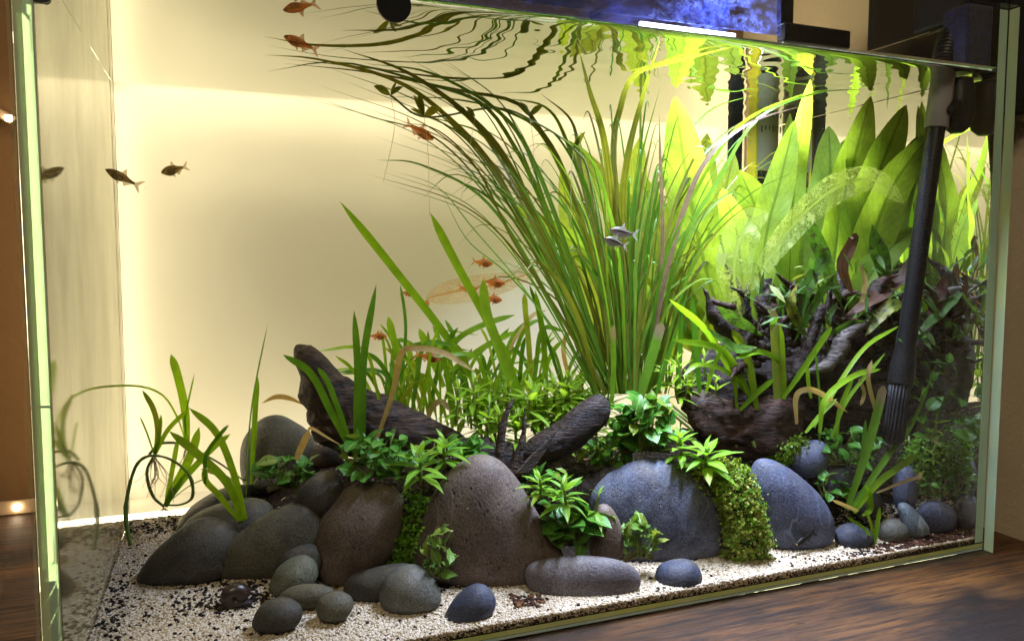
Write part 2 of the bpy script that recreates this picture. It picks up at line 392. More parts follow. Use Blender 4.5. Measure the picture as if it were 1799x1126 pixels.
k = t.mix(t.ramp(t.noise(3.2, 3, .6, t.mapv(c, (1.2, 3.0, 1), (0, 0, 0), (5, 2, 0))), [(.5, 0.0), (.66, .85)]), k, t.mix(t.ramp(fine, [(.40, 0.0), (.56, 1.0)]), lin('3a220f'), lin('97652e')))
kn = t.ramp(t.vor(5.0, t.mapv(c, (1.0, 2.4, 1), (0, 0, 0), (.3, .15, 0))), [(.05, .95), (.17, 0.0)])
k = t.mix(kn, k, lin('150c06')); k = t.mix(crk, k, lin('120b07'))
M_TABLE = t.done(t.bsdf(k, t.ramp(fine, [(.3, .65), (.7, .42)]), .4, t.bump(t.math('SUBTRACT', fine, crk), .6, .0014)))
def plaster(name, col, sc=220, st=.5):
    t = NT(name); c = t.coord()
    k = t.mix(t.ramp(t.noise(14, 4, .6, c), [(.3, 0.0), (.7, 1.0)]), tuple(u*.9 for u in col), col)
    return t.done(t.bsdf(k, .85, .2, t.bump(t.noise(sc, 4, .6, c), st, .0015)))
M_WALLR = plaster('beige plaster', lin('d9c8a6'))
M_WALLB = plaster('brown wall', lin('7d5d3a'), 150, .2)
t = NT('white backing board'); c = t.coord()
k = t.mix(t.ramp(t.noise(9, 3, .5, c), [(.3, 0.0), (.7, 1.0)]), (.74, .70, .60), (.80, .76, .66))
M_BOARD = t.done(t.bsdf(k, .8, .1))
M_STRIP = emit('light strip', (1.0, .815, .55), STRIP*2.05)
M_STRIPR = emit('light strip at the far end', (1.0, .815, .55), STRIP*1.6)
M_STRIPN = emit('added glow strip near the board', (1.0, .82, .55), STRIP*1.15)
M_LED = emit('light strip diode', (1.0, .83, .55), 30)
M_TAPE = plain('strip tape', lin('b79a78'), .5)
def edge_glow_mat(name, c1, c2, op):  # pale colours paint the light piped through the glass edges
    t = NT(name); c = t.coord()
    k = t.mix(t.ramp(t.noise(24, 4, .6, t.mapv(c, (1.6, 1, .5)), .5), [(.35, 0.0), (.65, 1.0)]), c1, c2)
    d = t.bsdf(k, .25, .6); tr = t.n('ShaderNodeBsdfTransparent', None, Color=(.82, 1.0, .80))
    return t.done(t.mixsh(op, tr.outputs[0], d))
M_EDGE = edge_glow_mat('painted glass edge glow', lin('bcd8d0'), lin('d2e8d4'), .6)
M_EDGEB = edge_glow_mat('bluish painted edge glow', lin('b4d4dc'), lin('d0e4e0'), .75)
M_EDGEY = edge_glow_mat('yellow green painted edge glow', lin('dfe88c'), lin('eef0b0'), .55)
M_EDGE3 = edge_glow_mat('pale painted edge glow', lin('dde6b4'), lin('e8eec8'), .7)
M_EDGE2 = edge_glow_mat('bright painted edge glow', lin('f0f8b0'), lin('d8f0d8'), .75)
M_SILI = plain('clear silicone', lin('9a8f62'), .5)

# ================================================================== the setting
WALLX, WALLY = 0.572, 0.745
o = box('tabletop', -0.75, WALLX-.002, -0.30, WALLY-.002, -0.035, -0.0008, M_TABLE); tag(o, kind='structure'); bevel_obj(o, .002)
o = box('wall_right', WALLX, WALLX+.08, -0.30, WALLY+.1, -0.4, 1.2, M_WALLR); tag(o, kind='structure')
o = box('wall_back', -0.9, WALLX-.002, WALLY, WALLY+.08, -0.4, 1.2, M_WALLB); tag(o, kind='structure')
# white board behind the tank with the light strip round its edge
BX0, BX1, BY, BZ1 = -0.105, 0.568, 0.735, 0.404
b = box('backing_board', BX0, BX1, BY, BY+.004, 0.0005, BZ1, M_BOARD)
tag(b, 'white backing board glowing warmly behind the glass tank', 'board')
box('bounce_ledge', BX0, BX1, .6606, BY-.0002, -.0004, .0030, M_BOARD, b)  # white floor added to catch strip light so the gap reads bright
ls = empty('light_strip', (BX0, .69, 0.0), 'warm white light strip running round the board behind the tank', 'light strip')
box('diffuser', -.0835, -.0785, .652, .668, .012, .366, M_STRIP, ls)
box('diffuser', -.0790, .510, .6458, .6600, .0006, .0120, M_STRIP, ls)
box('diffuser', -.0760, .512, .650, .666, .3660, .3710, M_STRIP, ls)
box('diffuser', -.0885, -.0838, .712, .725, .012, .358, M_STRIPN, ls)  # second strip, added out of view to sharpen the board's edge glow
box('diffuser', -.0800, .540, .712, .725, .3645, .3690, M_STRIPN, ls)  # another added strip, brightens the board just under the waterline
box('diffuser', .5460, .5510, .660, .676, .012, .366, M_STRIPR, ls)
box('diffuser', .5570, .5620, .680, .700, .012, .366, M_STRIPR, ls)  # extra strip added out of view to backlight the sword plant
box('tape', -0.42, BX0-.006, .734, .737, .0004, .0115, M_TAPE, ls)
for i in range(9):
    x = -0.115 - i*0.0262
    box('diode', x-.0022, x+.0022, .7318, .7338, .004, .0082, M_LED, ls)
p0, p1 = at(-60, 168, Y=.735), at(24, 212, Y=.735)
tp = tube('tape', [p0, (p0+p1)/2, p1], .0055, M_TAPE, ls, seg=6, flat=.3)
q = at(15, 208, Y=.730); box('diode', q.x-.0022, q.x+.0022, q.y-.001, q.y+.001, q.z-.0022, q.z+.0022, M_LED, ls)

# ------------------------------------------------------------------ aquarium
aq = empty('aquarium', ((XL+XR)/2, YF, 0.0), 'rimless green edged glass aquarium on the wooden table', 'aquarium')
box('front_pane', XL, XR, YF, YI-.0002, 0.0004, HT, M_PANE, aq)
box('back_pane', XI+.0004, XJ-.0004, YJ+.0004, YB, 0.0064, HT, M_PANE, aq)
box('side_pane', XL, XI-.0003, YI+.0003, YB, 0.0064, HT, M_SIDE, aq, bev=.0006)
box('side_pane', XJ+.0003, XR, YI+.0003, YB, 0.0064, HT, M_SIDE, aq, bev=.0006)
box('base_pane', XL, XR, YI+.0003, YB, 0.0004, 0.0060, M_SIDE, aq, bev=.0006)
for (a_, b_, c_, d_) in ((XL+.0004, XI-.0007, .0068, HT-.0006), (XJ+.0007, XR-.0004, .0068, HT-.0006)):  # thin diffuse strips carry the painted glow of the pane edges
    box('painted_edge_glow', a_, b_, YI+.0000, YI+.00009, c_, d_, M_EDGE, aq)
    if a_ < 0: box('painted_edge_glow', a_, a_+.0036, YI-.00012, YI-.00004, c_, d_, M_EDGE3, aq)
    box('painted_edge_glow', b_+.0001 if a_ < 0 else a_-.0004, b_+.0004 if a_ < 0 else a_-.0001, YI+.0000, YI+.00008, c_, d_, M_EDGE2, aq)
box('painted_edge_glow', XL+.0004, XR-.0004, YI+.0000, YI+.00009, .0009, .0026, M_EDGEB, aq)
box('painted_edge_glow', XL+.0004, XR-.0004, YI+.0000, YI+.00008, .0029, .0058, M_EDGEY, aq)
box('painted_edge_glow', XR+.0001, XR+.0003, YF+.0006, YI-.0008, .0009, HT-.0006, M_EDGE2, aq)
tube('silicone_seam', [(XI+.0012, YJ-.0012, .012), (XI+.0012, YJ-.0012, .2), (XI+.0012, YJ-.0012, .384)], .0002, M_SILI, aq, seg=6, n=60, wob=.9)
tube('silicone_seam', [(XJ-.0012, YJ-.0012, .012), (XJ-.0012, YJ-.0012, .2), (XJ-.0012, YJ-.0012, .384)], .0002, M_SILI, aq, seg=6, n=60, wob=.9)

# ------------------------------------------------------------------ water: rippled top with a meniscus, and the faces against the side panes
x0, x1, y0, y1 = XI+.0002, XJ-.0002, YI+.0002, YJ-.0002
NX, NY = 420, 190
xs = np.linspace(x0, x1, NX); ys = y0+(y1-y0)*np.linspace(0, 1, NY)**1.15
X, Y = np.meshgrid(xs, ys)
def nsm(a, b, v): tt = np.clip((v-a)/(b-a), 0, 1); return tt*tt*(3-2*tt)
A = 0.04 + 0.96*nsm(.06, .26, X)
rg = np.random.RandomState(3); Z = np.zeros_like(X)
for k in range(9):
    lam = rg.uniform(.013, .034); ang = rg.uniform(-.65, .65) + math.pi/2; ph = rg.uniform(0, 6.28)
    kx, ky = math.cos(ang)*2*math.pi/lam, math.sin(ang)*2*math.pi/lam
    Z += lam*0.0010*np.sin(kx*X+ky*Y+ph+1.5*np.sin(X*23+k))
cx, cy = .50, .47
rr = np.hypot(X-cx, Y-cy); Z += 0.00005*np.sin(rr*2*math.pi/.016)*np.exp(-rr*5)
Z = ZW + Z*A*(1-np.exp(-(Y-y0)/.006)) + .0034*np.exp(-(Y-y0)/.0024)
V = np.stack([X, Y, Z], -1).reshape(-1, 3)
idx = np.arange(NX*NY).reshape(NY, NX)
F = np.stack([idx[:-1, :-1], idx[:-1, 1:], idx[1:, 1:], idx[1:, :-1]], -1).reshape(-1, 4).tolist()
wt = mesh_obj('water', V, F, M_WTOP); tag(wt, 'clear rippled water filling the tank', kind='structure')
def quad(name, pts, mat, parent): return mesh_obj(name, pts, [(0, 1, 2, 3)], mat, parent, smooth=False)
quad('side_face', [(x0, y1, .0065), (x0, y0, .0065), (x0, y0, ZW-.0003), (x0, y1, ZW-.0003)], M_WLEFT, wt)
quad('side_face', [(x1, y0, .0065), (x1, y1, .0065), (x1, y1, ZW-.0003), (x1, y0, ZW-.0003)], M_WRIGHT, wt)

# ------------------------------------------------------------------ sand and soil
nx, ny = 180, 90
V = []; F = []
for j in range(ny):
    for i in range(nx):
        x = XI+.0006+(XJ-XI-.0012)*i/(nx-1); y = YI+.0006+(YJ-YI-.0012)*j/(ny-1)
        V.append((x, y, ground(x, y)-.0006 + .0005*noise.noise(Vector((x*300, y*300, 0)))))
for j in range(ny-1):
    for i in range(nx-1): F.append((j*nx+i, j*nx+i+1, (j+1)*nx+i+1, (j+1)*nx+i))
# skirt down to the base so the bed has a body behind the front glass
n0 = len(V)
for i in range(nx): V.append((V[i][0], V[i][1], .0062))
for i in range(nx-1): F.append((n0+i, n0+i+1, i+1, i))
o = mesh_obj('sand_bed', V, F, M_SAND); tag(o, 'pale sand bed along the front glass', kind='structure')
V = []; F = []; keep = {}
for j in range(ny):
    for i in range(nx):
        x = XI+.0006+(XJ-XI-.0012)*i/(nx-1); y = YI+.0006+(YJ-YI-.0012)*j/(ny-1)
        V.append((x, y, ground(x, y)+.0004+.002*noise.noise(Vector((x*140, y*140, 3)))))
def soil_at(x, y): return ground(x, y) > .0185 or (x > .0 and y > .50) or (x > .08 and y > .434) or (x > .28 and y > .424)
for j in range(ny-1):
    for i in range(nx-1):
        if soil_at(V[j*nx+i][0], V[j*nx+i][1]): F.append((j*nx+i, j*nx+i+1, (j+1)*nx+i+1, (j+1)*nx+i))
o = mesh_obj('soil_ground', V, F, M_SOIL); tag(o, 'dark planting soil rising behind the stones', kind='structure')

def grains(name, P, size, tone, mat, label, squash=.75, seed=1):
    """a joined cloud of small irregular eight-corner grains"""
    rg = np.random.RandomState(seed); n = len(P)
    cube = np.array([(-1,-1,-1),(1,-1,-1),(1,1,-1),(-1,1,-1),(-1,-1,1),(1,-1,1),(1,1,1),(-1,1,1)], float)*.55
    v = cube[None]*(1+rg.uniform(-.38, .38, (n, 8, 3)))
    a, bb, cc = rg.uniform(0, 6.28, (3, n))
    def rot(v, an, i, j):
        c_, s_ = np.cos(an)[:, None], np.sin(an)[:, None]; w_ = v.copy()
        w_[:, :, i] = v[:, :, i]*c_-v[:, :, j]*s_; w_[:, :, j] = v[:, :, i]*s_+v[:, :, j]*c_; return w_
    v = rot(rot(v, a, 0, 2), bb, 1, 2); v[:, :, 2] *= squash; v = rot(v, cc, 0, 1)
    v = v*size[:, None, None] + P[:, None, :]
    f = np.array([(0,3,2,1),(4,5,6,7),(0,1,5,4),(1,2,6,5),(2,3,7,6),(3,0,4,7)])
    F = (f[None]+np.arange(n)[:, None, None]*8).reshape(-1, 4)
    me = bpy.data.meshes.new(name)
    me.vertices.add(n*8); me.vertices.foreach_set('co', v.ravel())
    me.loops.add(F.size); me.loops.foreach_set('vertex_index', F.ravel())
    me.polygons.add(len(F)); me.polygons.foreach_set('loop_start', np.arange(len(F))*4); me.polygons.foreach_set('loop_total', np.full(len(F), 4))
    at_ = me.attributes.new('tone', 'FLOAT', 'POINT'); at_.data.foreach_set('value', np.repeat(tone, 8))
    me.update(); me.validate(); me.materials.append(mat)
    o = bpy.data.objects.new(name, me); COL.objects.link(o); tag(o, label, name.split('_')[-1], kind='stuff'); return o
rg = np.random.RandomState(11)
def gz(P): return np.array([ground(x, y) for x, y in P])
# pale grains: dense strip at the front and the open floor on the side by the board
a = np.stack([rg.uniform(XI+.001, XJ-.001, 36000), YI+.0008+.062*rg.beta(1.0, 1.5, 36000)], -1)
b_ = np.stack([rg.uniform(XI+.001, .04, 22000), rg.uniform(.43, YJ-.001, 22000)], -1)
xy = np.concatenate([a, b_]); z = gz(xy)
k = z < .021; xy, z = xy[k], z[k]
Pg = np.column_stack([xy, z+rg.uniform(-.0004, .0005, len(z))])
# grains pressed against the front glass below the sand line
fx = rg.uniform(XI+.001, XJ-.001, 9000); fz = rg.uniform(.0068, .0105, 9000)
Pf = np.column_stack([fx, np.full(9000, YI+.0009), fz])
size = np.concatenate([rg.uniform(.0007, .00135, len(Pg)), rg.uniform(.0006, .0011, len(Pf))])
tone = np.concatenate([rg.beta(2.2, 1.5, len(Pg)), rg.beta(1.2, 2.0, len(Pf))])
grains('white_sand', np.concatenate([Pg, Pf]), size, tone, M_GRAIN, 'pale sand grains scattered over the tank floor', .8, 5)
# dark granules, clumped: thick near the stones on the open side and at the far front corner
C = []
def clump(px, py, sx, sy, n):
    c0 = at(px, py, Z=.0145); n = int(n*.62)
    C.append(np.stack([rg.normal(c0.x, sx, n), rg.normal(c0.y, sy, n)], -1))
C.append(np.stack([rg.uniform(XI+.002, .03, 130), rg.uniform(YI+.004, YJ-.002, 130)], -1))
for a_ in [(420, 1045, .013, .009, 520), (330, 1040, .020, .014, 110), (450, 1010, .02, .01, 300), (300, 925, .012, .012, 230), (250, 930, .012, .006, 120), (240, 1090, .016, .012, 60), (205, 1060, .004, .03, 150), (400, 1100, .02, .014, 55),
           (560, 1010, .016, .01, 140), (1520, 965, .03, .008, 300), (1640, 945, .03, .010, 520), (1700, 935, .015, .012, 420), (1030, 1080, .03, .004, 40)]: clump(*a_)
C.append(np.stack([rg.uniform(.05, XJ-.002, 110), YI+.002+.04*rg.uniform(0, 1, 110)], -1))
xy = np.concatenate(C); k = (xy[:, 0] > XI+.002) & (xy[:, 0] < XJ-.002) & (xy[:, 1] > YI+.002) & (xy[:, 1] < YJ-.002); xy = xy[k]
z = gz(xy); k = z < .031; xy, z = xy[k], z[k]
Ps = np.column_stack([xy, z+.0008])
fx = np.concatenate([rg.uniform(XI+.001, XJ-.001, 1500), rg.normal(.47, .025, 500)]); fx = np.clip(fx, XI+.001, XJ-.001)
Pf = np.column_stack([fx, np.full(2000, YI+.0006), .0066+.0030*rg.beta(1, 1.6, 2000)])
size = np.concatenate([rg.uniform(.0007, .0016, len(Ps)), rg.uniform(.0006, .0011, 2000)])
grains('dark_gravel', np.concatenate([Ps, Pf]), size, rg.beta(1.3, 3, len(Ps)+2000), M_SOILG, 'black brown soil granules spilled on the pale sand', .85, 9)

Cl = []
for px, py, sx, sy, n in [(1640, 945, .022, .007, 160), (1590, 955, .02, .005, 70), (930, 1050, .008, .004, 36), (560, 1000, .02, .02, 40)]:
    c0 = at(px, py, Z=.012); Cl.append(np.stack([rg.normal(c0.x, sx, n), rg.normal(c0.y, sy, n)], -1))
xy = np.concatenate(Cl); xy[:, 0] = np.clip(xy[:, 0], XI+.003, XJ-.003); xy[:, 1] = np.clip(xy[:, 1], YI+.003, YJ-.003)
grains('leaf_litter', np.column_stack([xy, gz(xy)+.0012]), rg.uniform(.001, .0032, len(xy)), rg.uniform(0, 1, len(xy)), M_LITTER, 'brown leaf crumbs lying on the sand near the tank corner', .18, 21)
Pq = np.column_stack([rg.uniform(XI+.01, XJ-.03, 150), rg.uniform(.40, .62, 150), rg.uniform(.05, ZW-.01, 150)])
grains('drifting_dust', Pq, rg.uniform(.00015, .0004, 150), rg.uniform(.5, 1, 150), M_GRAIN, 'fine pale specks drifting in the water', 1.0, 22)
# ================================================================== stones and driftwood: solids grown from an outline with real depth
def ico(sub):
    bm = bmesh.new(); bmesh.ops.create_icosphere(bm, subdivisions=sub, radius=1.0)
    V = np.array([v.co[:] for v in bm.verts]); F = [tuple(v.index for v in f.verts) for f in bm.faces]; bm.free(); return V, F
ICO = {s: ico(s) for s in (4, 5, 6)}
def solid(name, outline, Yc, depth, mat, label, cat, sub=5, rough=.02, ridge=0.0, parent=None, power=2.0, group=None, tilt=0.0, freq=1.0, center=None):
    pts = np.array(outline, float); nx_ = np.roll(pts, -1, 0); cr_ = pts[:, 0]*nx_[:, 1]-nx_[:, 0]*pts[:, 1]
    c0 = np.array(center, float) if center else ((pts+nx_)*cr_[:, None]).sum(0)/(3*cr_.sum())
    ctr = at(c0[0], c0[1], Y=Yc)
    P3 = [at(px, py, Y=Yc + tilt*0) for px, py in outline]
    # coordinates in the upright plane that faces the camera through the centre
    uv = []
    for px, py in outline:
        d = (at(px, py, Y=Yc)-CAM).normalized(); s_ = (ctr-CAM).dot(FH)/d.dot(FH); q = CAM+d*s_-ctr
        uv.append((q.dot(RT), q.z))
    uv = np.array(uv); loop = catmull([Vector((a, b_, 0)) for a, b_ in np.concatenate([uv[-1:], uv, uv[:2]])], 40*(len(uv)+2))
    loop = np.array([(p.x, p.y) for p in loop]); th = np.arctan2(loop[:, 1], loop[:, 0]); ra = np.hypot(loop[:, 0], loop[:, 1])
    order = np.argsort(th); th, ra = th[order], ra[order]
    bins = np.linspace(-math.pi, math.pi, 181); rb = np.interp(bins, np.concatenate([th-2*math.pi, th, th+2*math.pi]), np.tile(ra, 3))
    kk = np.array([1, 2, 3, 2, 1.])/9; rb2 = np.convolve(np.concatenate([rb[-3:-1], rb, rb[1:3]]), kk, 'valid')
    V, F = ICO[sub]
    # icosphere axes: x -> right, z -> up, y -> away
    rho = np.hypot(V[:, 0], V[:, 2]); ang = np.arctan2(V[:, 2], V[:, 0]); r = np.interp(ang, bins, rb2)
    hh = (rb.mean()) * depth
    out = []
    seed = Vector((ctr.x*7.3+Yc*13, ctr.z*5.1, 0))
    rho_p = np.power(rho, 2.0/power)
    for i in range(len(V)):
        q = ctr + RT*(math.cos(ang[i])*rho_p[i]*r[i]) + ZU*(math.sin(ang[i])*rho_p[i]*r[i]) + FH*(V[i, 1]*hh)
        nrm = (q-ctr); L = nrm.length; nrm = nrm/max(L, 1e-6)
        e = rough*rb.mean()*(noise.noise(q*28*freq+seed) + .45*noise.noise(q*65*freq+seed))
        dn = noise.noise(q*17*freq+seed*2.3); e -= rough*2.2*rb.mean()*max(0.0, dn-.12)
        if ridge:
            g = noise.noise(Vector((q.dot(RT)*26, q.y*40, q.z*95))+seed)
            e += ridge*rb.mean()*(abs(g)*1.6-.5 + .45*noise.noise(q*210+seed)+.25*noise.noise(q*460+seed))
        out.append(tuple(q+nrm*e))
    low = min(o_[2] for o_ in out)
    o = mesh_obj(name, out, F, mat, parent, True, loc=None if parent else (ctr.x, ctr.y, low))
    if parent is None: tag(o, label, cat, group)
    return o
ST = 'smooth river stones'
def stone(outline, Y, depth, mat, label, sub=4, rough=.025, name='stone', power=2.0):
    return solid(name, outline, Y, depth, M_STONE[mat], label, 'stone', sub, rough, power=power, group=ST)
stone([(425,800),(430,770),(455,738),(480,729),(505,735),(540,760),(562,795),(558,840),(520,865),(470,872),(440,868),(428,835)], .602, .8, 'grey', 'tall rounded grey stone standing against the glowing board', 5)
stone([(528,812),(535,795),(560,780),(592,778),(604,792),(600,815),(560,822)], .585, .9, 'brown', 'small brown stone tucked beside the tall grey stone under the big driftwood')
stone([(445,852),(452,838),(468,833),(486,836),(494,846),(480,856),(458,858)], .57, .8, 'grey', 'tiny grey pebble at the foot of the tall grey stone')
stone([(308,940),(330,895),(375,865),(420,852),(440,868),(436,905),(380,935),(330,948)], .592, .9, 'dark', 'dark stone furthest back of the three leaning stones near the runner plant')
stone([(303,965),(330,912),(390,882),(440,875),(474,888),(482,930),(440,968),(345,975)], .552, .8, 'olive', 'olive stone in the middle of the three leaning stones near the runner plant')
stone([(244,1018),(252,995),(285,955),(330,918),(370,909),(405,925),(420,955),(412,995),(380,1018),(320,1030),(270,1030)], .508, .75, 'dark', 'big dark wedge shaped stone nearest the open sand', 5)
stone([(377,985),(386,960),(420,935),(470,902),(520,882),(552,885),(566,930),(550,988),(500,1014),(420,1018),(385,1008)], .490, .55, 'olive', 'long sloping grey brown stone between dark wedge stone and brown ball stone', 5)
stone([(517,870),(525,852),(547,834),(575,827),(597,840),(604,880),(570,908),(530,896)], .487, .9, 'dark', 'dark round stone perched above the long sloping stone')
stone([(482,995),(500,965),(540,955),(560,965),(566,995),(530,1022),(490,1018)], .474, .7, 'dark', 'shaded dark stone below the long sloping stone')
stone([(474,1025),(485,1000),(510,982),(535,977),(553,990),(558,1015),(540,1038),(500,1046),(478,1038)], .462, .95, 'rough', 'rough granular greenish stone beside the brown ball stone')
stone([(486,1050),(508,1032),(550,1026),(586,1036),(582,1058),(545,1068),(500,1065)], .442, .7, 'olive', 'flat low brown pebble behind two small front pebbles')
stone([(443,1092),(455,1065),(480,1052),(510,1054),(530,1072),(522,1098),(490,1108),(455,1107)], .421, .9, 'dark', 'oval dark grey pebble nearest the black soil granules')
stone([(555,1062),(565,1046),(590,1039),(613,1047),(621,1063),(610,1084),(585,1091),(562,1084)], .420, .95, 'olive', 'small round olive grey pebble in front of the flat pebble')
stone([(602,1032),(615,1012),(650,1000),(690,992),(722,993),(728,1022),(700,1050),(650,1060),(610,1054)], .442, .7, 'dark', 'long low dark stone under the small leafed moss')
stone([(666,1042),(675,1016),(700,998),(725,993),(750,1004),(768,1028),(774,1058),(740,1075),(695,1079),(671,1063)], .425, .9, 'grey', 'rounded grey green stone right in front of the moss tuft')
stone([(551,960),(560,915),(585,875),(620,852),(650,846),(690,855),(710,885),(706,940),(680,990),(645,1020),(600,1036),(570,1026),(554,995)], .478, .75, 'brown', 'large smooth brown ball shaped stone', 5)
stone([(722,965),(742,900),(780,838),(818,808),(850,800),(882,812),(912,848),(940,896),(962,934),(990,972),(975,1024),(905,1044),(840,1044),(775,1034),(728,1004)], .450, .50, 'cone', 'biggest stone, a pitted purple brown cone at the middle', 5, .02, power=2.1)
stone([(778,1088),(795,1055),(820,1032),(845,1026),(866,1040),(872,1062),(857,1084),(820,1100),(785,1102)], .402, .9, 'slate', 'small tilted blue grey pebble on the bare front sand')
stone([(921,1010),(930,990),(970,980),(1040,977),(1095,987),(1121,1005),(1122,1032),(1090,1054),(1030,1069),(970,1066),(933,1040)], .409, .45, 'slab', 'low flat purple grey slab stone lying on the front sand', 5)
stone([(1152,1010),(1160,995),(1185,985),(1215,985),(1232,1005),(1229,1030),(1205,1048),(1175,1048),(1156,1032)], .399, .9, 'slate', 'small dark blue egg shaped stone alone on the front sand', 4, .05)
stone([(1036,872),(1065,835),(1110,812),(1160,806),(1210,820),(1250,850),(1272,890),(1282,930),(1272,972),(1240,1000),(1180,1012),(1110,1012),(1060,995),(1034,935)], .447, .5, 'speck', 'large speckled blue grey boulder with a little fish resting on it', 5)
stone([(1035,930),(1045,895),(1060,884),(1078,895),(1094,930),(1092,975),(1060,996),(1038,980)], .424, .7, 'brown', 'narrow upright purple grey stone leaning before the speckled boulder')
stone([(1316,845),(1325,812),(1350,806),(1395,828),(1440,870),(1464,915),(1461,948),(1435,970),(1390,977),(1350,962),(1324,905)], .424, .55, 'blue', 'large smooth blue oval stone beside the tall moss strip', 5, .015)
stone([(1380,802),(1394,785),(1420,775),(1445,775),(1456,795),(1451,822),(1430,838),(1400,836),(1384,818)], .446, .8, 'blue', 'blue rounded stone perched above the large oval stone')
stone([(1442,838),(1460,815),(1482,815),(1502,838),(1490,866),(1450,862)], .445, .8, 'blue', 'blue grey stone half hidden by round leaves behind the big oval stone')
stone([(1500,885),(1512,862),(1535,860),(1550,880),(1542,908),(1510,910)], .425, .8, 'dark', 'shaded stone behind the front grass blades')
stone([(1570,860),(1577,825),(1590,812),(1606,828),(1610,870),(1598,897),(1575,893)], .420, .7, 'blue', 'tall narrow violet grey stone beneath the filter pipe')
stone([(1466,942),(1480,924),(1505,920),(1526,930),(1533,950),(1510,966),(1480,966)], .408, .9, 'slate', 'small blue pebble beside the big oval stone on the sand')
stone([(1542,932),(1554,915),(1575,912),(1593,925),(1594,947),(1570,957),(1547,951)], .404, .85, 'grey', 'small round grey pebble between the blue pebble and the pale wedge')
stone([(1578,890),(1586,882),(1600,888),(1620,908),(1632,928),(1626,940),(1600,944),(1588,930)], .402, .7, 'pale', 'pale blue wedge shaped pebble')
stone([(1609,902),(1625,883),(1650,878),(1672,890),(1680,910),(1671,931),(1640,936),(1617,926)], .405, .6, 'blue', 'round blue grey stone closest to the corner of the tank')

# ------------------------------------------------------------------ driftwood
dw = solid('driftwood', [(511,618),(520,603),(552,608),(580,640),(622,672),(680,695),(740,725),(790,752),(830,775),(800,800),(700,805),(620,800),(565,775),(545,755),(540,720),(525,700),(528,660)], .545, .45, M_WOODL, 'broad brown driftwood wedge rising towards the open side of the tank', 'driftwood', 6, .04, .075, center=(618, 735))
dw['group'] = 'driftwood pieces'
for nm, ol, Y, d, m, lab, rdg in [
 ('driftwood', [(760,775),(820,768),(880,772),(930,785),(960,800),(950,830),(880,838),(800,830),(757,805)], .500, .5, M_WOODD, 'low dark purple driftwood lying behind the pitted cone stone', .10),
 ('driftwood', [(905,800),(930,772),(975,742),(1020,708),(1050,692),(1070,706),(1071,735),(1040,770),(1000,800),(950,818),(915,815)], .478, .55, M_WOODD, 'black cut driftwood stub slanting up above the middle plants', .05),
 ('driftwood', [(1186,690),(1215,680),(1250,690),(1290,705),(1330,712),(1360,692),(1385,686),(1405,712),(1410,745),(1390,785),(1340,803),(1290,800),(1240,785),(1210,750)], .468, .5, M_WOODR, 'dark ridged driftwood bowl lying above the blue stones', .17)]:
    solid(nm, ol, Y, d, m, lab, 'driftwood', 5, .04, rdg, group='driftwood pieces')
# the big root behind the pipe: one thing with its branches
rt0 = at(1470, 700, Y=.470)
root = empty('root_wood', (rt0.x, rt0.y, .03), 'massive dark branching root wood behind the black pipe', 'driftwood', 'driftwood pieces')
def pp(L, Y0, Y1=None):
    Y1 = Y0 if Y1 is None else Y1; n = len(L)
    return [at_w(px, py, Y0+(Y1-Y0)*i/(n-1)) for i, (px, py) in enumerate(L)]
solid('stump_and_filler', [(1300,640),(1330,600),(1400,590),(1470,575),(1530,545),(1590,560),(1640,545),(1680,580),(1660,680),(1620,760),(1500,780),(1380,740),(1300,700)], .462, .22, M_WOODD, '', '', 6, .05, .10, parent=root)
for L, Y0, Y1, r in [([(1340,620),(1290,590),(1255,560),(1240,510)], .47, .455, [.008, .007, .005, .0008]),
                 ([(1330,600),(1305,545),(1290,500),(1274,462)], .475, .47, [.006, .006, .004, .0008]),
                 ([(1400,660),(1420,610),(1435,565),(1443,540)], .45, .44, [.006, .005, .0042, .003]),
                 ([(1480,590),(1470,520),(1490,460),(1500,430)], .47, .465, [.009, .008, .005, .001]),
                 ([(1380,600),(1350,545),(1345,490)], .485, .49, [.010, .009, .006]),
                 ([(1560,600),(1540,520),(1570,480),(1610,455)], .445, .44, [.009, .007, .004, .001]),
                 ([(1600,620),(1640,560),(1660,500),(1655,470)], .425, .42, [.008, .006, .004, .001])]:
    tube('branch', pp(L, Y0, Y1), r, M_WOODD, root, seg=14, n=34, wob=.45)
for k in range(60):
    px, py = rnd.uniform(1290, 1680), rnd.uniform(520, 650); Y0 = .462-.045*sm(1430, 1670, px); dx = rnd.uniform(-70, 70); dy = rnd.uniform(-70, 25)
    L = [(px, py), (px+dx*.5+rnd.uniform(-15, 15), py+dy*.6+rnd.uniform(-12, 12)), (px+dx, py+dy)]
    tube('branch', pp(L, Y0, Y0-rnd.uniform(-.008, .016)), [rnd.uniform(.0022, .0050), rnd.uniform(.0012, .003), .0005], rnd.choice([M_WOODD, M_WOODR]), root, seg=8, n=14, wob=.5)
solid('stump_and_filler', [(1195,650),(1260,600),(1340,600),(1420,630),(1500,660),(1500,740),(1420,780),(1280,770),(1200,720)], .498, .22, M_WOODD, '', '', 5, .06, .12, parent=root)  # dark filler added to block the bright board behind the root
tube('branch', pp([(1415,655),(1455,640),(1475,615),(1485,590),(1525,565)], .442, .436), [.0012, .005, .006, .005, .0015], M_WOODG, root, seg=12, n=40, wob=.35)
for k in range(6):
    L = [(1490+rnd.uniform(-6, 6), 592+rnd.uniform(-6, 6)), (1508+rnd.uniform(-6, 6), 578+rnd.uniform(-8, 8)), (1528+rnd.uniform(-10, 8), 572+rnd.uniform(-12, 12))]
    tube('splinter', pp(L, .437), [.0009, .0005], M_WOODG, root, seg=5)
tw = at(890, 760, Y=.46)
twig = empty('driftwood_twig', (tw.x, tw.y, .03), 'two thin upright brown wood splinters in front of the black driftwood stub', 'driftwood', 'driftwood pieces')
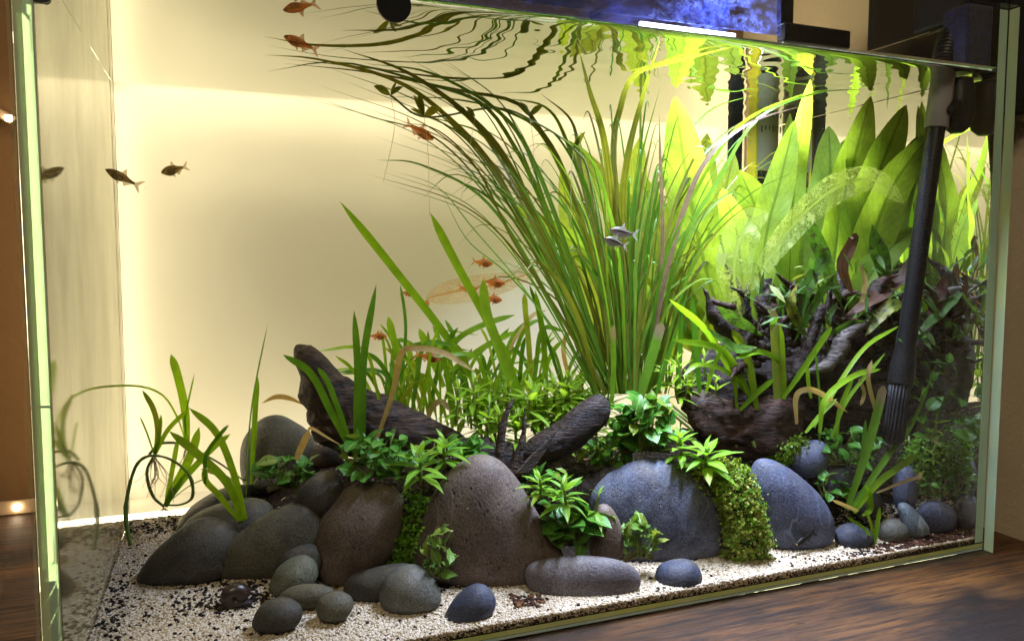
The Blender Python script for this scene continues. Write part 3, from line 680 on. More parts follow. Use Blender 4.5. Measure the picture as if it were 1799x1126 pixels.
tube('splinter', pp([(878,830),(880,770),(890,725),(905,698)], .462), [.0028, .0030, .0022, .0004], M_WOODL, twig, seg=9, n=24, wob=.4)
tube('splinter', pp([(895,840),(910,800),(920,760),(922,715)], .458), [.0036, .0030, .0020, .0004], M_WOODL, twig, seg=9, n=24, wob=.4)
for k in range(5):
    tube('splinter', pp([(905+k*5, 835), (935+k*6, 800-k*3), (968+k*3, 770-k*5)], .452), [.0014, .0005], M_WOODL, twig, seg=5, wob=.3)

# ================================================================== leaves
def ribbon(P, width, prof='grass', n=18, roll=0.0, fold=.12, cols=3, wave=0.0, wavef=6.0, face=None, droop=0):
    """a leaf blade along the points P; returns verts, faces, uv. The blade faces the viewer's side, turned by roll about its own axis"""
    C = catmull(P, n); V, F, U = [], [], []
    ph = rnd.uniform(0, 6.28)
    for i, c in enumerate(C):
        T = (C[min(i+1, n-1)]-C[max(i-1, 0)]).normalized()
        vw = Vector(face) if face is not None else (CAM-c).normalized()
        S = T.cross(vw)
        S = S.normalized() if S.length > 1e-4 else T.orthogonal().normalized()
        S = Quaternion(T, roll) @ S; N = S.cross(T).normalized()
        t = i/(n-1)
        if prof == 'grass': wd = min(1, .55+1.6*t)*(1-max(0, (t-.80)/.20)**2.2)*1.0
        elif prof == 'taper': wd = min(1, .6+1.5*t)*(1-t**2.2)
        elif prof == 'blunt': wd = min(1, .6+1.2*t)*(1-max(0, (t-.93)/.07)**3*.65)
        elif prof == 'sword': wd = max(.05, (t**.62)*(1-t)**.70*1.72) if t < .995 else .015
        elif prof == 'lance': wd = max(.08, math.sin(math.pi*t**.9)**.9) if 0 < t < 1 else .05
        wd = max(wd, .02)*width*.5
        for k in range(cols):
            s_ = -1+2*k/(cols-1)
            e = wave*width*math.sin(t*wavef*6.28+ph+(1.2 if s_ > 0 else 0))*abs(s_)**1.5*math.sin(math.pi*min(1, t+.05))
            V.append(tuple(c+S*(s_*wd)+N*(-fold*wd*(1-abs(s_)) + e))); U.append(((s_+1)/2, t))
    for i in range(n-1):
        for k in range(cols-1):
            a = i*cols+k; F.append((a, a+1, a+cols+1, a+cols))
    return V, F, U
def leaf(P, width, mat, parent, name='leaf', **kw):
    V, F, U = ribbon(P, width, **kw)
    return mesh_obj(name, V, F, M_LEAF[mat], parent, True, U)
def pxm(px, py, Y, w_px):     # metres for a width in picture pixels at that depth
    p = at(px, py, Y=Y); return w_px*(p-CAM).dot(FW)/FPX

# ------------------------------------------------------------------ the tall ribbon grass in the middle
vb = at(1105, 690, Y=.520)
val = empty('ribbon_grass', (vb.x, vb.y, ground(vb.x, vb.y)), 'tall clump of ribbon grass arching up to the water surface', 'plant')
def vleaf(L, w, mat, Y0, Y1, prof='taper', **kw):
    n = len(L); P = [at_w(px, py, Y0+(Y1-Y0)*(i/(n-1))) for i, (px, py) in enumerate(L)]
    return leaf(P, pxm(L[0][0], L[0][1], Y0, w*.54), mat, val, prof=prof, n=26, **kw)
VL = [
 ([(1078,690),(985,480),(900,300),(830,210),(720,130),(600,86)], 23, 'valo', .515, .47),
 ([(1062,690),(960,480),(870,300),(780,200),(690,140),(560,105),(465,97)], 19, 'valo', .52, .50),
 ([(1050,690),(930,470),(850,330),(760,240),(650,205),(555,172)], 8, 'val', .50, .52),
 ([(1045,690),(940,480),(850,350),(740,290),(662,281)], 12, 'val', .50, .48),
 ([(1060,690),(980,500),(900,330),(800,230),(715,193)], 14, 'valo', .53, .54),
 ([(1090,690),(1010,500),(945,340),(905,260),(850,185),(760,150),(600,110),(470,126)], 18, 'val', .53, .53),
 ([(1040,690),(930,520),(830,400),(770,330),(690,300)], 6, 'val', .49, .47),
 ([(1090,690),(1040,450),(990,300),(950,230),(905,180),(800,158),(650,128),(500,112)], 16, 'valo', .54, .56),
 ([(1070,690),(970,450),(900,320),(850,240),(790,215),(700,195)], 10, 'val', .545, .57),
 ([(1095,690),(1078,400),(1062,250),(1036,160),(1014,75)], 30, 'valo', .515, .48),
 ([(1112,690),(1095,400),(1102,280),(1132,160),(1160,70)], 30, 'valo', .52, .47),
 ([(1100,690),(1078,300),(1090,190),(1118,130),(1200,105),(1300,80)], 22, 'valo', .525, .50),
 ([(1120,690),(1108,450),(1122,300),(1160,152)], 17, 'val', .51, .50),
 ([(1085,690),(1050,450),(1020,300),(1005,215),(950,165)], 20, 'valo', .54, .56),
 ([(1130,690),(1170,480),(1208,350),(1250,270),(1320,215),(1410,186)], 23, 'valp', .50, .45),
 ([(1140,690),(1190,450),(1260,320),(1330,210),(1430,165),(1520,157)], 17, 'val', .505, .44),
 ([(1130,690),(1160,470),(1225,330),(1300,220),(1400,170),(1470,155)], 17, 'val', .52, .47),
 ([(1150,690),(1190,540),(1240,420),(1320,340),(1400,300)], 8, 'val', .49, .45),
 ([(1162,560),(1164,400),(1160,280),(1158,200)], 16, 'valp', .50, .49),
 ([(1120,690),(1150,500),(1200,330),(1280,230),(1400,178)], 15, 'valo', .535, .52),
 ([(1095,690),(1030,420),(960,250),(900,200),(800,175),(680,170)], 13, 'val', .55, .58),
 ([(1075,690),(1000,450),(940,290),(880,200),(760,130),(640,112)], 17, 'val', .51, .46),
 ([(1100,690),(1045,400),(1000,260),(960,190),(880,172)], 16, 'val', .55, .58),
 ([(1110,690),(1140,450),(1175,300),(1240,200),(1330,165)], 12, 'val', .54, .53),
 ([(1045,690),(960,560),(890,480),(820,420),(770,325)], 7, 'val', .50, .50),
 ([(1060,690),(975,540),(900,420),(840,300),(770,230),(700,215)], 9, 'valo', .49, .47),
 ([(1100,690),(1090,480),(1060,330),(1030,270),(980,240)], 16, 'val', .50, .47),
]
for L, w_, m, Y0, Y1 in VL: vleaf(L, w_, m, Y0, Y1, roll=rnd.uniform(-.7, .7))
# further blades that follow the fan of the clump
for k in range(130):
    a = rnd.gauss(-.10, .60); a = max(-1.3, min(1.1, a)); L_ = rnd.uniform(.45, 1.0)
    bx = 1105 + 62*a*rnd.uniform(.5, 1.0) + rnd.gauss(0, 14)
    hgt = 520*L_*(1-.18*abs(a)); side = a*hgt*.46; top = 690-hgt
    bend = a*L_*rnd.uniform(40, 170)
    L = [(bx, 692), (bx+side*.24, 690-hgt*.42), (bx+side*.62, 690-hgt*.76), (bx+side+bend*.35, top+12*abs(a)), (bx+side+bend, top+6+50*abs(a)*rnd.random())]
    Y0 = rnd.uniform(.495, .555); Y1 = Y0+rnd.uniform(-.045, .04)
    vleaf(L, rnd.uniform(5, 15), rnd.choice(['val', 'vald', 'vald', 'valo', 'valo']), Y0, Y1, roll=rnd.uniform(-1.1, 1.1))
for k in range(26):
    bx = rnd.uniform(1035, 1085); ty = rnd.uniform(92, 330); tx = rnd.uniform(480, 800) if ty < 200 else rnd.uniform(640, 860)
    m1 = (bx-(bx-tx)*.30, 690-(690-ty)*.52); m2 = (bx-(bx-tx)*.58, 690-(690-ty)*.84)
    vleaf([(bx, 692), m1, m2, (tx, ty)], rnd.uniform(4, 9), rnd.choice(['val', 'vald', 'val', 'valo']), rnd.uniform(.49, .55), rnd.uniform(.47, .57), roll=rnd.uniform(-.8, .8))
# short shoots of the clump with cut or dead tips
for L, w_, m, pf in [([(1120,720),(1135,660),(1150,610),(1162,568)], 32, 'sagt', 'blunt'), ([(1074,720),(1078,640),(1077,572)], 17, 'sagt', 'blunt'), ([(1190,700),(1195,600),(1200,500)], 20, 'sagd', 'taper'), ([(1205,700),(1225,600),(1245,540)], 22, 'sagd', 'taper'), ([(1150,700),(1185,590),(1215,490)], 15, 'sagd', 'taper')]:
    vleaf(L, w_, m, .485, .480, prof=pf, roll=rnd.uniform(-.3, .3))
# stems with pale plantlets trailing at the surface
pl = empty('floating_plantlet', at_w(690, 165, .50), 'pale green plantlets with hanging roots trailing just under the water surface', 'plant')
for (px, py, Y, k_) in [(686,168,.50,3),(745,205,.475,4),(930,205,.49,4),(1008,262,.50,3),(835,205,.48,2)]:
    c0 = at_w(px, py, Y)
    for j in range(k_):
        an = rnd.uniform(-1.4, 1.4); ln = pxm(px, py, Y, rnd.uniform(22, 44))
        d = RT*math.sin(an)+ZU*abs(math.cos(an))*.8+FH*rnd.uniform(-.5, .5); d.normalize()
        p1, p2 = c0+d*ln*.5, c0+d*ln
        for q in (p1, p2): q.z = min(q.z, ZW-.002)
        leaf([c0, p1+ZU*.001, p2], ln*rnd.uniform(.22, .4), 'float', pl, prof='lance', n=9, cols=5, roll=rnd.uniform(-.8, .8), wave=.05)
    for j in range(1):
        q = [c0, c0+Vector((rnd.uniform(-.006, .004), rnd.uniform(-.004, .004), -.02)), c0+Vector((rnd.uniform(-.012, .006), 0, -.045-rnd.uniform(0, .02)))]
        tube('root', q, [.00022, .00015], M_ROOT, pl, seg=4)
for L, Y0, Y1 in [([(1090,640),(1040,330),(1008,262),(940,215),(870,190),(748,206),(686,168)], .51, .48)]:
    tube('runner', pp(L, Y0, Y1), .0007, M_RUNNER, pl, seg=5, n=40)

# ------------------------------------------------------------------ broad sword plant
sb = at(1420, 600, Y=.490)
sw = empty('sword_plant', (sb.x, sb.y, ground(sb.x, sb.y)), 'sword plant with broad translucent yellow green leaves in the corner', 'plant')
SW = [
 ([(1275,590),(1232,440),(1205,300),(1186,170)], 92, 'sword', .535, .520),
 ([(1330,580),(1345,420),(1370,320),(1396,212)], 66, 'sword', .490, .480),
 ([(1385,560),(1392,380),(1405,250),(1424,140)], 44, 'sword', .500, .495),
 ([(1435,560),(1448,420),(1456,320),(1456,222)], 92, 'sword', .485, .490),
 ([(1480,560),(1510,420),(1545,310),(1592,185)], 100, 'sword', .470, .455),
 ([(1520,540),(1555,420),(1580,330),(1612,240)], 70, 'sword', .455, .445),
 ([(1310,600),(1300,480),(1290,400),(1268,330)], 74, 'sword', .510, .505),
 ([(1280,600),(1250,480),(1215,380),(1160,290)], 66, 'sword', .540, .555),
 ([(1240,600),(1150,450),(1075,350),(1000,248)], 76, 'sword', .560, .575),
 ([(1200,620),(1110,500),(1010,430),(905,362)], 52, 'sword', .565, .575),
 ([(1360,560),(1350,450),(1330,370),(1300,300)], 82, 'sword', .515, .52),
 ([(1400,560),(1400,470),(1405,400),(1415,330)], 84, 'sword', .505, .505),
 ([(1220,620),(1190,500),(1160,400),(1120,300)], 72, 'sword', .575, .59),
 ([(1300,600),(1262,500),(1240,420),(1238,340)], 82, 'sword', .55, .56),
 ([(1460,560),(1480,480),(1495,420),(1520,330)], 78, 'sword', .475, .47),
 ([(1340,600),(1320,500),(1310,430),(1318,340)], 80, 'sword', .53, .54),
 ([(1250,640),(1215,560),(1200,500),(1215,400)], 64, 'sword', .565, .58),
 ([(1500,560),(1520,500),(1560,440),(1610,400)], 60, 'sword', .455, .44),
 ([(1270,640),(1170,560),(1100,480),(1060,420)], 60, 'sword', .585, .60),
 ([(1380,600),(1372,500),(1375,400),(1372,300)], 90, 'sword', .525, .53),
 ([(1420,600),(1425,480),(1432,360),(1438,330)], 80, 'sword', .515, .515),
 ([(1290,620),(1275,500),(1268,380),(1290,270)], 84, 'sword', .57, .58),
 ([(1490,600),(1500,480),(1505,380),(1530,260)], 84, 'sword', .49, .485),
 ([(1190,640),(1130,560),(1090,460),(1075,340)], 70, 'sword', .59, .60),
 ([(1330,620),(1330,500),(1345,410),(1350,330)], 76, 'sword', .55, .56),
 ([(1250,620),(1235,500),(1215,400),(1210,260)], 84, 'sword', .59, .60),
 ([(1235,600),(1225,440),(1230,330),(1242,235)], 84, 'sword', .60, .605),
 ([(1300,600),(1300,440),(1292,400),(1298,330)], 80, 'sword', .575, .58),
 ([(1350,600),(1362,440),(1378,330),(1388,200)], 50, 'sword', .535, .53),
 ([(1405,600),(1420,440),(1450,340),(1492,240)], 76, 'sword', .505, .49),
 ([(1460,600),(1475,440),(1500,300),(1530,170)], 92, 'sword', .480, .47),
 ([(1500,580),(1530,440),(1570,330),(1640,230)], 84, 'sword', .460, .435),
 ([(1150,640),(1120,500),(1110,380),(1125,240)], 76, 'sword', .60, .61),
 ([(1080,660),(1050,540),(1010,420),(985,300)], 62, 'sword', .605, .615),
 ([(1310,520),(1375,420),(1440,352),(1500,318),(1545,322),(1588,358)], 62, 'swordl', .455, .428),
 ([(1300,560),(1290,470),(1310,400),(1350,372)], 74, 'swordl', .462, .455),
]
for L, w_, m, Y0, Y1 in SW:
    n = len(L); P = [at_w(px, py, Y0+(Y1-Y0)*i/(n-1)) for i, (px, py) in enumerate(L)]
    lf = leaf(P, pxm(L[0][0], L[0][1], Y0, w_*1.25), m, sw, prof='sword', n=30, cols=7, fold=.16, wave=.05, wavef=2.6, roll=rnd.uniform(-.55, .55))
    P[0] = Vector((P[0].x, P[0].y, ground(P[0].x, P[0].y)))
    base = Vector((sb.x+rnd.uniform(-.01, .01), sb.y+rnd.uniform(-.008, .008), ground(sb.x, sb.y)))
    tube('petiole', [base, (base+P[0])/2, P[0]*.7+P[1]*.3], [.0018, .0013], M_STEM, sw, seg=6, n=8)

# ------------------------------------------------------------------ blade plants (narrow flat leaves in tufts)
def tuft(name, label, cat, base, blades, group=None, mat='sag'):
    e = empty(name, base, label, cat, group)
    for b_ in blades:
        L, w_, Y0, Y1 = b_[:4]; m = b_[4] if len(b_) > 4 else mat; pf = b_[5] if len(b_) > 5 else 'grass'
        n = len(L); P = [at_w(px, py, Y0+(Y1-Y0)*i/(n-1)) for i, (px, py) in enumerate(L)]
        leaf(P, pxm(L[0][0], L[0][1], Y0, w_*.82), m, e, prof=pf, n=18, roll=rnd.uniform(-.45, .45), fold=.2)
    return e
def gpt(px, py, Y):
    p = at(px, py, Y=Y); return (p.x, p.y, ground(p.x, p.y))
GB = 'narrow bladed grass plants'
tuft('blade_grass', 'pair of tall upright green blades in front of the brown driftwood wedge', 'plant', gpt(632, 800, .515),
     [([(625,810),(627,720),(628,640),(622,545)], 15, .515, .51, 'sagd'), ([(637,810),(637,720),(640,620),(661,500)], 15, .512, .505, 'sagd'), ([(655,790),(690,690),(705,620),(735,612),(780,620),(836,654)], 13, .51, .48, 'dead')], GB)
tuft('blade_grass', 'two dark blades leaning over the brown driftwood wedge towards the open side', 'plant', gpt(610, 800, .505),
     [([(615,790),(580,720),(545,655),(497,623)], 15, .505, .495, 'sagd'), ([(620,790),(595,720),(575,670),(558,645)], 13, .503, .50, 'sagd')], GB)
tuft('blade_grass', 'two very long green blades slanting across the glowing board', 'plant', gpt(900, 740, .535),
     [([(860,720),(790,600),(690,470),(597,354)], 16, .535, .53), ([(935,740),(875,600),(800,460),(756,374)], 17, .53, .525)], GB)
bl = []
for k in range(105):
    x = rnd.uniform(660, 1010); h = rnd.uniform(70, 190)*(1.0 if x < 950 else .8); ln = rnd.uniform(-75, 75); y = rnd.uniform(.53, .60)
    b0 = rnd.uniform(725, 760)
    tip = (x+ln, b0-h) if rnd.random() < .75 else (x+ln*1.8, b0-h*.8)
    bl.append(([(x, b0), (x+ln*.25, b0-h*.45), (x+ln*.6, b0-h*.82), tip], rnd.uniform(4, 10), y, y+rnd.uniform(-.03, .02), rnd.choice(['sag', 'sag', 'sag', 'sagd', 'sagd'])))
bl += [([(920,740),(880,620),(855,550),(848,490)], 22, .525, .52), ([(700,720),(712,600),(711,550),(703,500)], 7, .55, .55, 'sagd'), ([(712,720),(702,640),(690,590),(682,556)], 16, .56, .56), ([(745,700),(725,640),(715,600)], 12, .56, .56), ([(780,680),(755,620),(736,577)], 16, .57, .57), ([(770,660),(800,600),(850,570),(905,553)], 13, .55, .53), ([(780,660),(850,610),(905,582)], 13, .545, .53), ([(1000,720),(950,560),(930,500)], 8, .53, .53, 'sagd'), ([(880,720),(905,620),(925,575),(950,560)], 10, .55, .55), ([(935,730),(930,620),(923,545),(921,515)], 12, .54, .54), ([(960,720),(955,600),(940,510)], 13, .53, .52),
       ([(900,720),(890,630),(930,560),(960,545)], 9, .56, .57, 'dead'), ([(1010,700),(990,620),(1000,585),(1030,590)], 10, .55, .54, 'dead'), ([(750,740),(760,715),(775,705),(792,722)], 12, .54, .53, 'dead')]
tuft('grass_tuft', 'spreading thicket of narrow green blades before the glowing board', 'plant', gpt(820, 740, .56), bl, GB)
tuft('blade_grass', 'lone short blade with a thin tall stem beside the tall grey stone', 'plant', gpt(445, 860, .57),
     [([(441,850),(446,770),(449,710),(453,662)], 12, .56, .56), ([(432,880),(436,780),(446,690),(471,566)], 3.2, .50, .49, 'sagd')], GB)
tuft('blade_grass', 'arching green blades growing between the leaning dark stones', 'plant', gpt(430, 930, .52),
     [([(432,912),(410,830),(380,760),(332,716)], 15, .525, .50), ([(425,915),(400,850),(350,800),(297,757)], 17, .52, .49), ([(420,915),(385,870),(362,845),(360,820)], 13, .515, .50), ([(428,915),(418,860),(390,835),(352,823)], 11, .53, .54), ([(360,850),(362,800),(385,765),(402,746)], 9, .505, .49, 'sagd')], GB)
bl = [([(1366,720),(1364,640),(1359,545)], 20, .452, .45, 'sagt', 'blunt'), ([(1377,720),(1374,640),(1370,568)], 15, .45, .448), ([(1330,720),(1318,650),(1306,610),(1285,578)], 17, .455, .45), ([(1320,700),(1290,640),(1260,610),(1180,597)], 13, .46, .45), ([(1240,690),(1255,640),(1285,585)], 10, .465, .46), ([(1374,640),(1350,622),(1325,618),(1292,630)], 12, .45, .44), ([(1375,700),(1410,650),(1440,605),(1462,573)], 13, .44, .43), ([(1340,720),(1290,660),(1240,580),(1175,525)], 14, .47, .465), ([(1300,720),(1330,690),(1360,665)], 12, .45, .45), ([(1230,700),(1222,600),(1215,520)], 14, .475, .475, 'sagd'), ([(1295,720),(1285,660),(1230,640),(1200,660)], 10, .46, .455), ([(1400,745),(1398,700),(1412,685),(1440,690),(1490,725)], 12, .43, .42, 'dead')]
tuft('blade_grass', 'loose green blades with one grey cut tip rising behind the ridged driftwood bowl', 'plant', gpt(1350, 740, .46), bl, GB)
bl = [([(1430,750),(1470,680),(1520,610),(1580,572)], 9, .425, .418), ([(1440,760),(1450,700),(1500,660),(1548,648)], 12, .42, .415), ([(1460,770),(1490,700),(1555,620)], 8, .425, .418), ([(1425,700),(1420,670),(1418,640)], 8, .43, .43), ([(1440,780),(1440,700),(1432,610)], 5, .43, .43, 'sagd'), ([(1470,770),(1475,720),(1500,660)], 10, .43, .425), ([(1415,760),(1440,730),(1470,700)], 9, .425, .42), ([(1545,745),(1530,690),(1525,660),(1532,632)], 9, .415, .412, 'dead'), ([(1510,665),(1518,690),(1512,712)], 8, .42, .42, 'dead')]
tuft('blade_grass', 'fine bright blades crossing the foot of the black pipe', 'plant', gpt(1450, 780, .425), bl, GB)
bl = [([(1488,895),(1520,800),(1540,730),(1552,678)], 19, .412, .408, 'sagt', 'blunt'), ([(1495,895),(1560,800),(1605,740),(1645,640)], 15, .41, .402, 'sagd', 'taper'), ([(1500,900),(1540,850),(1580,820),(1612,797)], 15, .408, .402), ([(1492,890),(1510,830),(1517,780),(1521,735)], 8, .415, .412, 'sagd'), ([(1525,900),(1525,870),(1520,850)], 8, .41, .408), ([(1515,905),(1530,895),(1528,865),(1520,857)], 9, .404, .402), ([(1540,865),(1590,845),(1612,838),(1618,830),(1614,845)], 7, .405, .402, 'dead'), ([(1508,898),(1490,890),(1462,878)], 8, .402, .40, 'dead')]
tuft('blade_grass', 'strong green blades fanning out of the pebbles in front of the pipe', 'plant', gpt(1495, 900, .412), bl, GB)
bl = [([(1536,957),(1540,930),(1546,890)], 9, .399, .398), ([(1534,957),(1520,930),(1488,908)], 7, .399, .396), ([(1537,957),(1530,920),(1520,895)], 6, .40, .40)]
tuft('blade_grass', 'tiny three bladed sprout between two front pebbles', 'plant', gpt(1536, 957, .399), bl, GB)

# ------------------------------------------------------------------ runner plant with exposed roots on the open side
rp = empty('runner_plant', gpt(285, 895, .585), 'uprooted runner plantlets with looping stem and bare roots by the glowing board', 'plant')
def rblade(L, w_, Y0, Y1, m='sag', pf='grass'):
    n = len(L); leaf([at_w(px, py, Y0+(Y1-Y0)*i/(n-1)) for i, (px, py) in enumerate(L)], pxm(L[0][0], L[0][1], Y0, w_), m, rp, prof=pf, n=16, roll=rnd.uniform(-.3, .3), fold=.2)
for L, w_ in [([(271,800),(277,760),(270,720),(250,685)], 9), ([(272,800),(280,765),(283,728)], 6), ([(272,800),(295,755),(332,718)], 8), ([(270,795),(258,760),(246,732)], 3)]: rblade(L, w_, .565, .555)
for L, w_ in [([(330,790),(325,720),(312,660),(300,622)], 14), ([(329,785),(310,730),(280,690),(220,677),(100,690)], 3.5), ([(332,785),(325,740),(332,700),(342,655)], 3)]: rblade(L, w_, .60, .59)
for L, w_ in [([(290,890),(310,850),(335,800),(350,750)], 15), ([(290,890),(300,840),(314,762)], 8), ([(290,888),(320,845),(370,790),(405,762)], 11), ([(292,885),(330,855),(365,838)], 2)]: rblade(L, w_, .575, .565)
tube('runner', pp([(229,958),(221,905),(227,855),(243,812),(270,800),(306,810),(334,838),(338,872),(318,886),(290,887)], .545, .575), [.0015, .0012, .0009, .0011, .0007], M_RUNNER, rp, seg=7, n=50, wob=.5)
tube('runner', pp([(270,800),(258,830),(268,870),(288,890)], .57, .575), [.0008, .0012, .0009], M_RUNNER, rp, seg=7, n=24)
tube('runner', pp([(262,798),(280,780),(310,778),(330,786),(380,810),(430,845)], .572, .595), [.0011, .0009, .0006], M_RUNNER, rp, seg=7, n=40)
for k in range(26):
    bx, by, Y, ln = (272, 802, .566, 70) if k < 14 else ((289, 892, .574, 26) if k < 21 else (325, 790, .598, 45))
    ex = bx+rnd.gauss(0, 17); L = [(bx+rnd.uniform(-3, 3), by), ((bx+ex)/2+rnd.gauss(0, 7), by+ln*.5), (ex+rnd.gauss(0, 6), by+ln*rnd.uniform(.6, 1.25))]
    tube('root', pp(L, Y, Y+rnd.uniform(-.012, .012)), [.00035, .0002], M_ROOT, rp, seg=4, n=10)

# ------------------------------------------------------------------ small leaf meshes shared by many leaves
def leaf_mesh(name, mat, asp, prof, stalk=.15, curl=.25, fold=.25, wave=0.0, n=8, cols=5):
    """unit leaf along +Y, upper side +Z, with its short stalk"""
    V, F, U = [], [], []; ph = rnd.uniform(0, 6)
    for i in range(n):
        t = i/(n-1)
        if prof == 'round': wd = math.sin(math.pi*min(1, t*.97+.03)**.8)**.75
        else: wd = math.sin(math.pi*min(1, t*.96+.04)**.85)**1.0
        wd = max(.03, wd)*asp*.5
        y = stalk+t*(1-stalk); z = -curl*t*t
        for k in range(cols):
            s_ = -1+2*k/(cols-1)
            V.append((s_*wd, y, z + fold*wd*abs(s_) + wave*asp*math.sin(t*14+ph+2*s_)*abs(s_)**2)); U.append(((s_+1)/2, t))
    for i in range(n-1):
        for k in range(cols-1): a = i*cols+k; F.append((a, a+1, a+cols+1, a+cols))
    b0 = len(V); r = .018
    for (y, z) in ((0, 0), (stalk+.05, 0)):
        for a in range(3): V.append((r*math.cos(a*2.1), y, z+r*math.sin(a*2.1)-.01)); U.append((.5, 0))
    for a in range(3): F.append((b0+a, b0+(a+1) % 3, b0+3+(a+1) % 3, b0+3+a))
    me = bpy.data.meshes.new(name); me.from_pydata(V, [], F)
    ul = me.uv_layers.new(name='UVMap'); li = np.empty(len(me.loops), dtype=np.int32); me.loops.foreach_get('vertex_index', li)
    ul.data.foreach_set('uv', np.asarray(U, dtype=np.float32)[li].ravel())
    me.polygons.foreach_set('use_smooth', [True]*len(me.polygons)); me.materials.append(M_LEAF[mat]); return me
LM = {}
for nm, mat, asp, prof, st, kw in [('anub', 'anub', .62, 'round', .22, {}), ('hyg', 'hyg', .27, 'lance', .04, {'curl': .35}), ('hygy', 'hygy', .24, 'lance', .04, {'curl': .3}), ('buce', 'buce', .40, 'lance', .22, {'wave': .10}), ('fern', 'fern', .2, 'lance', .08, {'wave': .06})]:
    LM[nm] = [leaf_mesh('leaf', mat, asp*rnd.uniform(.88, 1.15), prof, st, kw.get('curl', .2)*rnd.uniform(.3, 1.6), .22, kw.get('wave', .02)) for _ in range(4)]
def put_leaf(me, parent, pos, d, up, size):
    d = Vector(d).normalized(); x = d.cross(Vector(up))
    x = x.normalized() if x.length > 1e-4 else d.orthogonal().normalized(); z = x.cross(d)
    M = Matrix((x, d, z)).transposed().to_4x4()
    o = bpy.data.objects.new('leaf', me); COL.objects.link(o); o.parent = parent
    M = Matrix.Translation(Vector(pos)-parent.location) @ M @ Matrix.Diagonal((size, size, size, 1)); o.matrix_local = M
    return o
def rvec(s=1.0): return Vector((rnd.uniform(-s, s), rnd.uniform(-s, s), rnd.uniform(-s, s)))
AN = 'round leaved plants on the hardscape'
def anubias(label, px, py, Y, rx, ry, n, size, kind='anub', name='round_leaf_plant', group=AN, stand=.35):
    """leaf dome rx by ry picture pixels about (px,py) at depth Y; the rhizome lies at its foot"""
    c0 = at(px, py, Y=Y); ax, az = pxm(px, py, Y, rx), pxm(px, py, Y, ry); base = c0-ZU*az*.9
    e = empty(name, base, label, 'plant', group)
    tube('rhizome', [base-RT*ax*.7-ZU*.001, base+ZU*.002+FH*.003, base+RT*ax*.7], [.0018, .0024, .0015], M_RHIZ, e, seg=7, n=14, wob=.3)
    for k in range(n):
        while True:
            v = rvec();
            if .25 < v.length < 1 and v.z > -.75: break
        p = c0 + RT*(v.x*ax) + FH*(v.y*ax*.6) + ZU*(v.z*az)
        root_ = base + RT*(v.x*ax*.45)
        d = (p-root_).normalized()*.7 + rvec(.55) + Vector((0, 0, -.15)) - FH*.25
        up = ZU*.9 - FH*.35 + rvec(.35) + (p-c0).normalized()*.4
        s = size*rnd.uniform(.5, 1.28); d.normalize()
        put_leaf(rnd.choice(LM[kind]), e, p-d*s*.5, d, up, s)
        if k % 3 == 0: tube('petiole', [root_, (root_+p)/2+rvec(.002), p-d*s*.35], [.0006, .0005], M_STEM, e, seg=4, n=6)
    return e
anubias('dense dark round leaved plant under the brown driftwood wedge', 665, 800, .475, 78, 42, 95, .0135)
anubias('pale green round leaved plant beside the tall grey stone', 505, 828, .50, 52, 34, 44, .0140)
anubias('round leaved plant between the pitted cone and the speckled boulder', 1002, 918, .425, 46, 46, 54, .0180)
anubias('upright round leaved plant on top of the speckled boulder', 1135, 745, .46, 62, 54, 100, .0150)
anubias('round leaved plant in the shade at the foot of the pipe', 1490, 785, .435, 62, 36, 62, .0125)
anubias('small round leaved plant above the corner pebbles', 1648, 848, .408, 44, 27, 46, .0095)
anubias('single dark round leaves at the edge of the driftwood wedge', 800, 790, .485, 60, 26, 22, .016)
anubias('few holed round leaves on the blue stones', 1460, 850, .425, 40, 26, 14, .0125)
anubias('dark small leaved carpet behind the black driftwood stub', 1080, 790, .475, 50, 34, 70, .0095)
anubias('low round leaves beneath the black driftwood stub', 965, 850, .455, 48, 26, 34, .0115)
anubias('wavy leaved sprig standing in front of the pitted cone', 770, 975, .425, 28, 46, 22, .0135, 'buce', 'wavy_leaf_plant', 'wavy leaved plants')
anubias('wavy leaved sprig in front of the speckled boulder', 1122, 945, .415, 38, 40, 36, .0140, 'buce', 'wavy_leaf_plant', 'wavy leaved plants')
def stem_plant(label, stems, kind='hyg', group='bright stem plants', whorls=4):
    """stems: (px, py of the crown, Y, leaf length in px, stem length in px)"""
    px, py, Y, ll, sl = stems[0]; c0 = at(px, py, Y=Y)
    e = empty('stem_plant', c0-ZU*pxm(px, py, Y, sl), label, 'plant', group)
    for px, py, Y, ll, sl in stems:
        c0 = at(px, py, Y=Y); L = pxm(px, py, Y, ll); S = pxm(px, py, Y, sl); lean = Vector((rnd.uniform(-.15, .15), rnd.uniform(-.1, .1), 1)).normalized()
        tube('stem', [c0-lean*S, c0-lean*S*.5+rvec(.001), c0], [.0011, .0008], M_STEM, e, seg=5, n=8)
        for w_ in range(whorls):
            t = w_/max(1, whorls-1); n = 3 if w_ == 0 else 5
            a0 = rnd.uniform(0, 6.28)
            for k in range(n):
                a = a0+k*6.283/n+rnd.uniform(-.25, .25)
                el = 1.05-1.05*t+rnd.uniform(-.15, .2)
                d = Vector((math.cos(a)*math.cos(el), math.sin(a)*math.cos(el), math.sin(el)))
                p = c0-lean*(S*.75*t)
                put_leaf(rnd.choice(LM[kind]), e, p, d, ZU+rvec(.2)+d*.05, L*(.55+.45*min(1, t*2))*rnd.uniform(.8, 1.1))
    return e
stem_plant('bright rosette leaved stem plant above the brown ball stone', [(737,800,.452,60,52),(780,778,.462,52,46),(812,800,.470,36,34)])
stem_plant('bright rosette on the cone side of the speckled boulder', [(990,852,.42,50,46),(948,842,.425,42,36)])
stem_plant('bright long leaved rosette on top of the speckled boulder', [(1240,792,.425,66,40),(1195,770,.44,48,40)])
